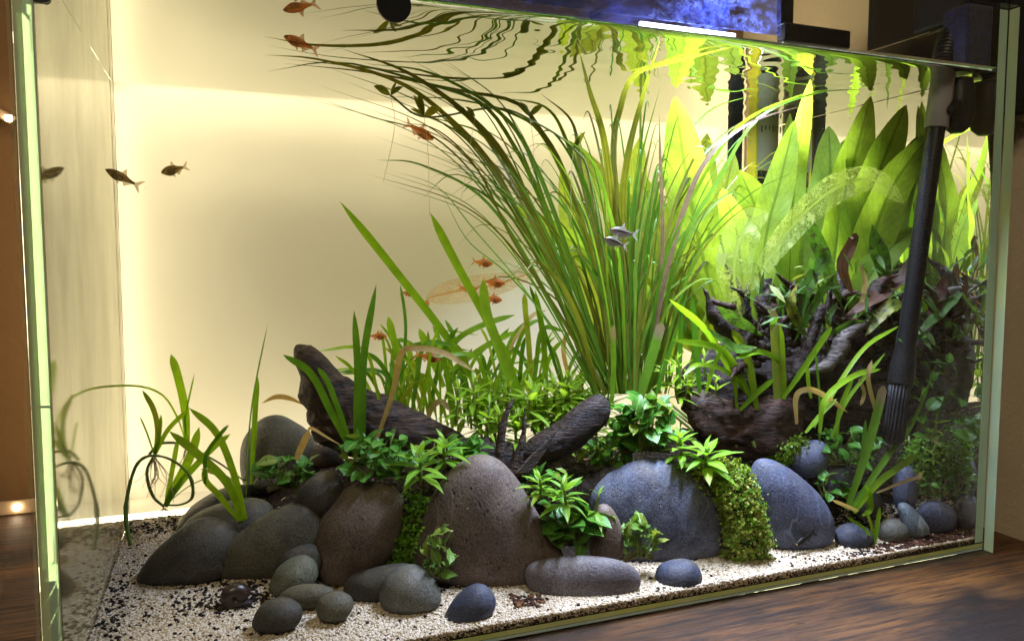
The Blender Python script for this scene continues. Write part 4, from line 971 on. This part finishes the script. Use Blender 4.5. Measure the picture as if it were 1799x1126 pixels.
stem_plant('small two leaved shoots by the upright narrow stone', [(1052,870,.422,40,40)], whorls=2)
bs = []
for k in range(34):
    x = rnd.uniform(770, 1050); bs.append((x, rnd.uniform(655, 745)+ (25 if x > 1000 else 0), rnd.uniform(.50, .575), rnd.uniform(38, 60), rnd.uniform(40, 70)))
bs += [(rnd.uniform(940, 1075), rnd.uniform(665, 735), rnd.uniform(.495, .54), rnd.uniform(34, 52), rnd.uniform(45, 70)) for k in range(16)]
stem_plant('yellow green bushy stem plants filling the space behind the driftwood', bs[:17], 'hygy', whorls=3)
stem_plant('further yellow green stem plants at the foot of the ribbon grass', bs[17:], 'hygy', whorls=3)
bs = [(rnd.uniform(1170, 1260), rnd.uniform(600, 690), rnd.uniform(.475, .50), rnd.uniform(26, 40), 40) for k in range(8)]
stem_plant('small leaved green stems between ribbon grass and root wood', bs, 'hygy', whorls=3)
bs = [(rnd.uniform(1640, 1690), rnd.uniform(690, 800), rnd.uniform(.400, .412), rnd.uniform(18, 26), 30) for k in range(3)]
stem_plant('dark green stems in the shaded corner beside the pipe', bs, 'hygy', whorls=3)
# the fern on the root wood
fe = empty('fern', gpt(1480, 560, .46), 'mottled fern with brown decaying leaves growing on the root wood', 'plant')
for L, w_, Y0, Y1, m in [([(1400,580),(1420,500),(1450,450),(1432,415)], 24, .45, .44, 'fern'), ([(1395,600),(1440,520),(1470,480)], 18, .445, .44, 'fern'), ([(1480,540),(1450,460),(1430,410),(1415,375)], 26, .455, .45, 'fern'), ([(1500,520),(1480,470),(1500,420),(1497,415)], 22, .45, .445, 'fernd'), ([(1560,520),(1550,460),(1540,430),(1532,395)], 30, .44, .435, 'fern'), ([(1480,560),(1540,520),(1580,490),(1598,450)], 28, .44, .43, 'fernd'), ([(1340,590),(1290,560),(1260,540)], 22, .45, .45, 'fern'), ([(1330,610),(1290,610),(1240,575)], 20, .445, .44, 'fern'), ([(1450,590),(1500,570),(1550,575)], 20, .44, .435, 'fern'), ([(1520,590),(1560,540),(1600,530)], 24, .435, .425, 'fern'), ([(1610,590),(1660,540),(1700,500)], 22, .41, .405, 'fern'), ([(1620,600),(1650,520),(1660,480)], 22, .415, .41, 'fernd'), ([(1420,600),(1390,540),(1400,500)], 20, .45, .445, 'fern'), ([(1350,580),(1380,530),(1375,500)], 24, .46, .46, 'fern'), ([(1505,560),(1520,500),(1508,455)], 10, .44, .44, 'dead')]:
    n = len(L); leaf([at_w(px, py, Y0+(Y1-Y0)*i/(n-1)) for i, (px, py) in enumerate(L)], pxm(L[0][0], L[0][1], Y0, w_), m, fe, prof='lance', n=16, cols=5, wave=.10, wavef=3, roll=rnd.uniform(-.7, .7))
for k in range(150):
    px, py = rnd.uniform(1330, 1690), rnd.uniform(470, 590); Yl = .455-.045*sm(1450, 1680, px)
    p = at(px, py, Y=Yl+rnd.uniform(-.012, .01)); d = rvec()+ZU*.4; put_leaf(rnd.choice(LM['fern']), fe, p, d, ZU-FH*.4+rvec(.6), rnd.uniform(.008, .022))
for k in range(70):
    px, py = rnd.uniform(1585, 1690), rnd.uniform(560, 770)
    p = at(px, py, Y=.4075+rnd.uniform(-.006, .004)-.006*sm(1600, 1690, px)); d = rvec()+ZU*.2-FH*.3
    put_leaf(rnd.choice(LM['fern' if k % 3 else 'anub']), fe, p, d, ZU-FH*.5+rvec(.6), rnd.uniform(.007, .018))
# dead bent leaf beside the pale round leaved plant, and the skeleton leaf
e = empty('dead_leaf', gpt(535, 820, .49), 'bent tan dead blade beside the tall grey stone', 'leaf')
P = [at(520,808,Y=.488), at(530,785,Y=.487), at(543,757,Y=.486)]; leaf(P, pxm(530,785,.487,12), 'dead', e, prof='blunt', n=8)
P = [at(541,757,Y=.486), at(548,752,Y=.484), at(575,768,Y=.484), at(608,787,Y=.484)]; leaf(P, pxm(530,785,.487,6), 'dead', e, prof='taper', n=10)
e = empty('dead_leaf', gpt(500, 700, .56), 'thin curled tan leaf hanging beside the driftwood wedge over the glowing board', 'leaf')
leaf([at(460,708,Y=.56), at(485,697,Y=.558), at(510,700,Y=.556), at(535,712,Y=.555)], pxm(500,700,.558,9), 'dead', e, prof='lance', n=12)
e = empty('skeleton_leaf', at(845, 505, Y=.615), 'lacy tan skeleton leaf floating behind the small orange fish', 'leaf')
leaf([at(748,524,Y=.61), at(800,512,Y=.615), at(870,500,Y=.62), at(950,474,Y=.62)], pxm(845,505,.615,66), 'skel', e, prof='sword', n=26, cols=9, wave=.10, wavef=1.6, fold=.1)

# ------------------------------------------------------------------ moss: a core and a fur of tiny leaves
def moss(label, outline, Y, depth, n, size, mat, name='moss_tuft', mat2=None):
    core = solid('core', outline, Y, depth, M_MOSSBASE, '', '', 4, .22, freq=3.2)
    pts = [core.matrix_basis @ v.co for v in core.data.vertices]; nor = [v.normal.copy() for v in core.data.vertices]
    low = min(p.z for p in pts); c0 = core.location.copy()
    e = empty(name, (c0.x, c0.y, low), label, 'moss', 'mossy small leaved tufts')
    core.parent = e; core.location = c0-e.location
    for m_, cnt in ((mat, n),) + (((mat2, int(n*.9)),) if mat2 else ()):
        V, F = [], []
        for k in range(cnt):
            i = rnd.randrange(len(pts)); nv = nor[i]
            if nv.dot(FH) > .55: continue
            p = pts[i] + nv*(rnd.random()**2.2*.0060-.0008)+rvec(.0016 if rnd.random() < .85 else .0050)
            d = (nv+rvec(.9)).normalized(); u = d.orthogonal().normalized(); u = Quaternion(d, rnd.uniform(0, 6.28)) @ u; w_ = d.cross(u)
            s = size*rnd.uniform(.6, 1.25); b0 = len(V)
            N_ = (w_*.5+d).normalized()
            for a in range(6):
                an = a*math.pi/3; V.append(tuple(p+u*(math.cos(an)*s*.5)+w_*(math.sin(an)*s*.36)+d*(s*.12*math.cos(2*an))))
            F.append(tuple(range(b0, b0+6)))
        o = mesh_obj('leaflets', V, F, M_LEAF[m_], e, False); o['kind'] = 'stuff'
    return e
moss('green small leaved moss running down between brown ball and cone stones', [(745,880),(725,872),(712,890),(712,925),(690,950),(662,978),(655,995),(690,995),(725,988),(746,965),(748,930),(756,900),(756,882)], .467, .42, 6500, .0026, 'moss')
moss('tall yellow green moss strip between the two large blue stones', [(1264,862),(1275,838),(1300,832),(1318,840),(1322,872),(1332,915),(1346,962),(1340,984),(1300,992),(1272,984),(1282,950),(1278,900)], .414, .45, 9000, .0023, 'moss', mat2='mossy')
moss('small moss cushion behind the perched blue stone', [(1335,800),(1360,785),(1395,770),(1415,772),(1400,800),(1370,815),(1345,812)], .452, .6, 2200, .0026, 'moss')
moss('dim moss cushion in the shaded corner at the foot of the pipe', [(1590,810),(1610,775),(1640,770),(1660,795),(1655,830),(1620,840),(1595,832)], .416, .35, 2200, .0026, 'moss')
moss('dark moss fringe below the round leaved plant on the speckled boulder', [(1210,830),(1240,820),(1290,815),(1300,840),(1265,860),(1225,850)], .428, .5, 1500, .0028, 'moss')

# ================================================================== fish
def fish_mat(name, back, side, belly, gut=None, stripe=None, clear=.4):
    t = NT(name); uv = t.coord('UV'); sep = t.n('ShaderNodeSeparateXYZ', None, Vector=uv); u, v = sep.outputs[0], sep.outputs[1]
    col = t.ramp(v, [(.0, belly), (.45, side), (.75, side), (1.0, back)])
    if gut: col = t.mix(t.math('MULTIPLY', t.ramp(u, [(.12, 0.0), (.22, 1.0), (.42, 1.0), (.56, 0.0)]), t.ramp(v, [(.5, 1.0), (.8, 0.0)])), col, gut)
    if stripe: col = t.mix(t.ramp(t.math('ABSOLUTE', t.math('SUBTRACT', v, .55)), [(.06, 1.0), (.14, 0.0)]), col, stripe)
    col = t.mix(t.ramp(t.vor(1400, t.coord()), [(.1, .35), (.4, 0.0)]), col, tuple(a*.5 for a in side))
    d = t.bsdf(col, .3, .5); tr = t.n('ShaderNodeBsdfTranslucent'); t.set(tr.inputs[0], col)
    return t.done(t.mixsh(clear, t.mixsh(.6, d, tr.outputs[0]), t.n('ShaderNodeBsdfTransparent', None, Color=tuple(min(1, .35+a) for a in side)).outputs[0]))
def fin_mat(name, col, clear=.45):
    t = NT(name); uv = t.coord('UV'); sep = t.n('ShaderNodeSeparateXYZ', None, Vector=uv)
    ray = t.ramp(t.math('FRACT', t.math('MULTIPLY', sep.outputs[1], 9.0)), [(.2, 0.0), (.5, 1.0)])
    tr = t.n('ShaderNodeBsdfTranslucent', None, Color=col); d = t.n('ShaderNodeBsdfDiffuse', None, Color=col)
    sh = t.mixsh(.5, d.outputs[0], tr.outputs[0])
    return t.done(t.mixsh(t.math('MULTIPLY', ray, clear), sh, t.n('ShaderNodeBsdfTransparent').outputs[0]))
FM = {'orange': (fish_mat('orange fish skin', G('b06a28'), G('d99440'), G('dba860'), G('6a4a28')), fin_mat('orange fin', G('d88a3a'))),
      'dark': (fish_mat('dark fish skin', G('6a5a2c'), G('a89048'), G('8a7440'), G('3a2e1a'), G('4a3c22'), .3), fin_mat('yellowish fin', G('b89a3c'))),
      'cory': (fish_mat('striped pale fish skin', G('4a443c'), G('857b6e'), G('a89e90'), None, G('1a1614'), .1), fin_mat('clear fin', G('b5b0a8'), .65)),
      'oto': (fish_mat('small brown fish skin', G('2a2822'), G('3a3730'), G('57524a'), None, G('141210'), .05), fin_mat('brown fin', G('4a463c'), .6))}
M_EYE = plain('fish eye', (.01, .01, .01), .12, .6); M_IRIS = plain('fish iris', G('b89a5a'), .25, .6)
def fish(label, head, tail, Y, kind, hgt=.30, group='small orange fish', Y2=None, name='fish'):
    if at(*head, Y=Y).z > ZW-.006: Y = at(*head, Z=ZW-.007).y
    hd = at(*head, Y=Y); tl = at(*tail, Y=Y2 if Y2 else Y)
    if kind == 'orange': tl = hd+(tl-hd)*1.04
    ax = (tl-hd); L = ax.length; ax.normalize()
    side = ax.cross(ZU).normalized(); up = side.cross(ax).normalized()
    if up.z < 0: up = -up
    bm_, fm_ = FM[kind]; e = empty(name, (hd+tl)/2, label, 'fish', group)
    ts = [0, .03, .08, .16, .28, .40, .52, .64, .73, .79]; top = [.02, .16, .27, .40, .50, .50, .40, .25, .17, .16]; bot = [.02, .13, .24, .40, .55, .52, .36, .21, .15, .15]; wid = [.02, .13, .21, .30, .34, .30, .22, .13, .08, .05]
    N = 24; tt = np.linspace(0, .79, N); sg = 14; V, F, U = [], [], []
    for i, x in enumerate(tt):
        a, b_, c_ = (float(np.interp(x, ts, q))*hgt*L for q in (top, bot, wid))
        for k in range(sg):
            an = 2*math.pi*k/sg; s_, c2 = math.sin(an), math.cos(an)
            V.append(tuple(hd+ax*(x*L)+up*(s_*(a if s_ > 0 else b_))+side*(c2*c_))); U.append((x, (s_+1)/2))
    for i in range(N-1):
        for k in range(sg): F.append((i*sg+k, i*sg+(k+1) % sg, (i+1)*sg+(k+1) % sg, (i+1)*sg+k))
    F += [tuple(range(sg))[::-1], tuple(range((N-1)*sg, N*sg))]
    body = mesh_obj('body', V, F, bm_, e, True, U)
    def fin(nm, pts):
        V = [tuple(hd+ax*(a*L)+up*(b_*L)+side*(c_*L)) for a, b_, c_ in pts]
        n = len(V); U = [(i/(n-1), (i % 3)/2) for i in range(n)]
        F = [(0, i, i+1) for i in range(1, n-1)]
        mesh_obj(nm, V, F, fm_, e, False, [(a, b_*3 % 1) for a, b_, c_ in pts])
    h = hgt
    fin('tail_fin', [(.77, 0, 0), (.80, .045, .002), (.93, .16, .01), (1.0, .19, .012), (.90, .02, .004), (.885, 0, .002), (.90, -.02, -.002), (1.0, -.18, .008), (.93, -.15, .006), (.80, -.045, 0)])
    fin('dorsal_fin', [(.38, h*.48, 0), (.43, h*.48+.11, .008), (.47, h*.48+.15, .01), (.50, h*.42+.07, .006), (.55, h*.36, 0)])
    fin('anal_fin', [(.50, -h*.36, 0), (.57, -h*.36-.10, .005), (.62, -h*.30-.07, .004), (.72, -h*.16-.02, .002), (.74, -h*.15, 0)])
    fin('pelvic_fin', [(.34, -h*.52, .02), (.42, -h*.52-.09, .04), (.45, -h*.5-.02, .03)])
    fin('pectoral_fin', [(.21, -h*.15, .05), (.30, -h*.30, .10), (.33, -h*.20, .09)])
    for s_ in (-1, 1):
        c0 = hd+ax*(.085*L)+up*(.06*h*L)+side*(s_*.195*h*L)
        ir = lathe('iris', c0-side*s_*.012*L, side*s_, [(0, .034*L), (.012*L, .034*L), (.016*L, .026*L)], M_IRIS, e, 12)
        lathe('pupil', c0-side*s_*.004*L, side*s_, [(0, .021*L), (.010*L, .020*L), (.013*L, .012*L)], M_EYE, e, 12)
    return e
OF = 'small orange fish'
fish('orange fish high up by the surface near the tips of the ribbon grass', (498,64), (560,90), .52, 'orange', .27, OF)
fish('orange fish just under the waterline swimming down along the grass', (762,246), (712,216), .50, 'orange', .27, OF)
fish('orange fish above the skeleton leaf', (866,464), (829,459), .55, 'orange', .34, OF)
fish('orange fish over the middle of the skeleton leaf beside the long blade', (838,509), (806,505), .56, 'orange', .36, OF)
fish('orange fish at the upper edge of the skeleton leaf', (887,499), (848,494), .555, 'orange', .36, OF)
fish('orange fish below the skeleton leaf beside a blunt blade', (882,528), (848,522), .55, 'orange', .36, OF)
fish('orange fish beside the longest slanting blade left of the skeleton leaf', (731,516), (703,514), .56, 'orange', .36, OF)
fish('orange fish passing behind the tall upright blade pair', (680,591), (646,590), .54, 'orange', .34, OF)
fish('orange fish sheltering under the arched tan dead blade', (777,631), (728,622), .53, 'orange', .30, OF)
fish('tiny orange fish seen head on by the point of the skeleton leaf', (749,531), (753,535), .585, 'orange', .30, OF, Y2=.60)
DF = 'dark fish by the board'
fish('slim dark fish with tail trailing down at the board corner', (185,298), (250,330), .50, 'dark', .26, DF)
fish('short dark yellow tailed fish in front of the glowing board', (283,304), (332,292), .57, 'dark', .36, DF)
CF = 'striped fish in the ribbon grass'
fish('upper pale fish with black side stripe hovering in the ribbon grass', (1070,404), (1122,414), .455, 'cory', .30, CF)
fish('lower pale striped fish hovering just under its companion', (1061,419), (1104,434), .453, 'cory', .33, CF)
OT = 'little brown fish resting on stones'
fish('little brown fish clinging to the face of the speckled boulder', (1198,929), (1224,902), .4255, 'oto', .28, OT)
fish('little dark fish clinging to the large smooth oval stone', (1396,959), (1435,932), .405, 'oto', .24, OT)
# snail among the dark granules
sn = at(412, 1050, Z=.016)
s = empty('snail', (sn.x, sn.y, ground(sn.x, sn.y)), 'dark snail half buried among black soil granules on the sand', 'snail')
M_SHELL = plain('snail shell', lin('2e2018'), .35, .5); M_SNB = plain('snail body', lin('1b1512'), .6)
sp = [Vector((sn.x+.0045*math.cos(a)*(1-a/16), sn.y-.001*a*.3, ground(sn.x, sn.y)+.006+.0045*math.sin(a)*(1-a/16))) for a in np.linspace(0, 12.5, 26)]
tube('shell', sp, [.0052, .0040, .0016, .0006], M_SHELL, s, seg=14, n=70)
tube('body', [(sn.x-.009, sn.y-.002, ground(sn.x, sn.y)+.001), (sn.x, sn.y-.002, ground(sn.x, sn.y)+.002), (sn.x+.009, sn.y-.003, ground(sn.x, sn.y)+.002)], [.0008, .0032, .0022], M_SNB, s, seg=10, n=16)

# ================================================================== equipment
def ax_pts(a, b_): return Vector(a), (Vector(b_)-Vector(a)).normalized(), (Vector(b_)-Vector(a)).length
# filter pipe: sleeve at the water line, long black tube, collar, slotted strainer
PY = .407
pt, pm, pb = at(1658, 128, Y=PY), at(1588, 600, Y=PY-.003), at(1568, 775, Y=PY-.004)
fp = empty('filter_pipe', pb, 'black filter intake pipe with grey sleeve and slotted strainer', 'pipe')
b0, ax, Ln = ax_pts(pt, pb); D = lambda px, py: (at(px, py, Y=PY)-b0).dot(ax)
r1 = pxm(1625, 400, PY, 15)
lathe('tube', b0, ax, [(-.002, r1), (Ln*.76, r1)], M_BLACK, fp)
d0 = D(1643, 226)
lathe('sleeve', b0, ax, [(-.006, r1*1.28), (d0-.001, r1*1.28), (d0, r1*1.22)], M_GREY, fp)
d1, d2, d3 = D(1588, 612), D(1584, 640), D(1578, 672)
lathe('collar', b0, ax, [(d1-.012, r1*1.10), (d1, r1*1.12), (d1+.001, r1*1.12), (d2, r1*1.38), (d3, r1*1.40), (d3+.001, r1*1.2)], M_BLACK, fp)
st = lathe('strainer', b0, ax, [(d3, r1*1.08), (Ln, r1*1.02), (Ln+.002, r1*.7)], M_BLACKM, fp)
A_ = ax.orthogonal().normalized(); B_ = ax.cross(A_)
for k in range(18):
    a = 2*math.pi*k/18; off = (A_*math.cos(a)+B_*math.sin(a))*r1*1.10
    tube('rib', [b0+ax*(d3+.0005)+off, b0+ax*((d3+Ln)/2)+off, b0+ax*(Ln-.001)+off], .0008, M_BLACKM, fp, seg=5, n=4)
# hang-on filter head above the water
fh0 = at(1690, 60, Y=.425)
hf = empty('hanging_filter', (fh0.x, fh0.y, ZW), 'black filter head with ribbed hose hanging above the water in the corner', 'filter')
hp = [at(1658, 124, Y=PY), at(1661, 95, Y=PY), at(1672, 60, Y=PY), at(1690, 28, Y=PY)]
tube('hose', hp, r1*1.15, M_BLACK, hf, seg=20, n=20)
C_ = catmull(hp, 40)
for k in range(3, 26, 2):
    T_ = (C_[k+1]-C_[k-1]).normalized(); lathe('hose_ring', C_[k]-T_*.0007, T_, [(0, r1*1.18), (.0004, r1*1.32), (.0010, r1*1.32), (.0014, r1*1.18)], M_BLACK, hf, 24)
c1 = at(1690, 22, Y=.425)
box('housing', c1.x-.020, XJ-.001, .410, .452, c1.z-.012, c1.z+.06, M_BLACKM, hf, .003)
c2 = at(1705, 130, Y=.42)
lathe('funnel', (c2.x, c2.y+.004, ZW-.001), (0, 0, 1), [(0, .0125), (.012, .0120), (.026, .0080), (.036, .0075)], M_DGREY, hf)
# rounded black outlet just under the surface, against the pane
c3 = at(1742, 180, Y=.397)
on = empty('filter_outlet', (c3.x, c3.y, ZW), 'rounded black outlet nozzle dipping under the water by the front corner', 'filter')
ox = min(c3.x, XJ-.014)
lathe('nozzle', (ox, .4035, ZW-.002), (0, 0, -1), [(0, .0090), (.014, .0105), (.026, .0112), (.034, .0085), (.038, .004)], M_BLACK, on)
tube('spout', [(ox-.006, .401, ZW-.022), (ox-.012, .398, ZW-.025), (ox-.017, .396, ZW-.026)], [.006, .0045, .002], M_BLACK, on, seg=12, n=8)
t = NT('blue tinted box plastic'); k = t.ramp(t.noise(420, 4, .7, t.coord()), [(.4, lin('0b0c14')), (.68, lin('2a3568'))])
M_BOXB = t.done(t.bsdf(k, .3, .5))
box('water_box', XJ-.026, XJ-.002, .3885, .409, ZW+.003, HT+.002, M_BOXB, on, .0015)
# heater and black bracket at the back corner
hx = at(1322, 240, Y=.606)
ht = empty('heater', (hx.x, hx.y, .20), 'grey graduated cylinder on a black bracket in the back corner', 'heater')
hz0 = at(1338, 302, Y=.606).z
c4 = at(1340, 300, Y=.606)
lathe('cylinder', (c4.x, .606, hz0), (0, 0, 1), [(0, .0128), (.001, .0135), (.10, .0135)], M_CYL, ht)
lathe('end_cap', (c4.x, .606, hz0-.012), (0, 0, 1), [(0, .010), (.002, .0122), (.0118, .0122)], M_BLACK, ht)
for k in range(7):
    z_ = at(1338, 225, Y=.606).z - k*.0012*0; x_ = c4.x-.011+k*.0036
    box('tick_mark', x_-.0002, x_+.0002, .606-.0142+abs(k-3)*.0009, .606-.0138+abs(k-3)*.0009+.0006, z_-(.006 if k % 3 == 0 else .004), z_, M_BLACKM, ht)
bp, bq = at(1268, 95, Y=.612), at(1308, 330, Y=.612)
box('bracket', at(1280, 200, Y=.612).x, at(1300, 200, Y=.612).x, .606, .614, .18, ZW+.035, M_BLACKM, ht, .002)
M_AMBER = plain('amber strip', lin('c9b52c'), .35)
box('level_strip', at(1314, 200, Y=.612).x, at(1320, 200, Y=.612).x, .600, .612, .205, ZW+.02, M_AMBER, ht, .0008)
# suction cups on the glass
for (px, py, lab, rpx) in [(690, 12, 'round black suction cup high on the front glass', 31), (72, -12, 'black suction cup cut off by the top of the picture near the glass edge', 22)]:
    c5 = at(px, py, Y=YI+.004); r = pxm(px, py, YI, rpx)
    e = empty('suction_cup', c5, lab, 'suction cup', 'black suction cups')
    lathe('cup', (c5.x, YI+.0005, c5.z), (0, 1, 0), [(0, r), (.0015, r), (.005, r*.62), (.007, r*.5)], M_BLACK, e)
    lathe('knob', (c5.x, YI+.0072, c5.z), (0, 1, 0), [(0, r*.48), (.006, r*.42)], M_BLACKM, e)
# black power box and the black upright beside the tank, against the plaster wall
pb_ = at(1797, 100, Y=.385)
box_ = empty('power_box', (pb_.x, .40, .30), 'black box fixed to the plaster wall beside the tank', 'box')
box('case', WALLX-.045, WALLX-.001, .385, .52, at(1795, 192, Y=.395).z, .46, M_BLACKM, box_, .003)
box('plate', WALLX-.0465, WALLX-.0452, .392, .51, at(1795, 160, Y=.395).z, .45, M_BLACK, box_, .0004)

# ------------------------------------------------------------------ lamp over the tank
la = empty('aquarium_lamp', (.335, .46, .43), 'black bar lamp with blue lit spotted splash guard over the tank', 'lamp')
t = NT('spotted splash guard'); c = t.coord()
sp_ = t.ramp(t.noise(260, 5, .8, c), [(.44, 0.0), (.60, .35), (.78, 1.0)])
sp2 = t.ramp(t.vor(420, c), [(.10, 1.0), (.30, 0.0)])
fac = t.math('MAXIMUM', sp_, t.math('MULTIPLY', sp2, .5))
fac = t.math('MULTIPLY', fac, t.ramp(t.noise(46, 5, .75, t.mapv(c, (.6, 1, 1.6))), [(.40, .0), (.62, 1.0)]))
tr_ = t.n('ShaderNodeBsdfTranslucent', None, Color=(.17, .20, .48)); df_ = t.n('ShaderNodeBsdfDiffuse', None, Color=(.17, .20, .48))  # blue of the lamp light is put into the film's colour
film_ = t.mixsh(.3, tr_.outputs[0], df_.outputs[0])
clear_ = t.mixsh(.12, t.n('ShaderNodeBsdfTransparent', None, Color=(.55, .62, .95)).outputs[0], t.n('ShaderNodeBsdfGlossy', None, Roughness=.08).outputs[0])
M_GUARD = t.done(t.mixsh(t.math('MULTIPLY', fac, .85), clear_, film_))
M_LAMPLED = emit('lamp diode', (.75, .84, 1.0), 6)
gx0, gx1 = at(770, 5, Y=.432).x, at(1368, 45, Y=.432).x
box('housing', gx0-.004, gx1+.004, .428, .494, .4250, .446, M_BLACKM, la, .002)
box('splash_guard', gx0, gx1, .430, .4315, .3662, .4245, M_GUARD, la)
box('glare_bar', at(1125, 50, Y=.43).x, at(1292, 55, Y=.43).x, .4296, .4318, .3612, .3634, M_LAMPLED, la)  # glowing bar added to stand for the diodes' white glare
box('splash_guard', gx0, gx1, .487, .4885, .3720, .4245, M_GUARD, la)
for k in range(9):
    x = gx0+.014+k*(gx1-gx0-.028)/8
    lathe('diode', (x, .477, .4248), (0, 0, -1), [(0, .0035), (.0012, .003), (.0018, .0015)], M_LAMPLED, la, 10)
bx0, bx1 = at(1372, 80, Y=.494).x, at(1502, 80, Y=.494).x
box('arm', bx0, bx1-.008, .490, .500, .3840, .3990, M_BLACK, la, .002)
box('arm', bx0, bx1, .491, .499, .3775, .3838, M_BLACK, la, .001)
box('arm', bx0, bx0+.012, .4942, .5002, .3992, .440, M_BLACK, la, .001)
for x in (gx0+.02, gx1-.03):
    box('foot', x-.006, x+.006, .4945, YB+.004, .4375, .4425, M_BLACK, la, .001); box('foot', x-.006, x+.006, YB+.0012, YB+.005, .36, .437, M_BLACK, la, .0008)
# thin airline thread from lamp to filter head
th = tube('thread', [at(1505, 97, Y=.44), at(1570, 78, Y=.43), at(1634, 57, Y=.425)], .0003, M_ROOT, None, seg=4, n=8, loc=tuple(at(1570, 78, Y=.43)))
tag(th, 'thin pale thread strung between lamp and filter head', 'thread')
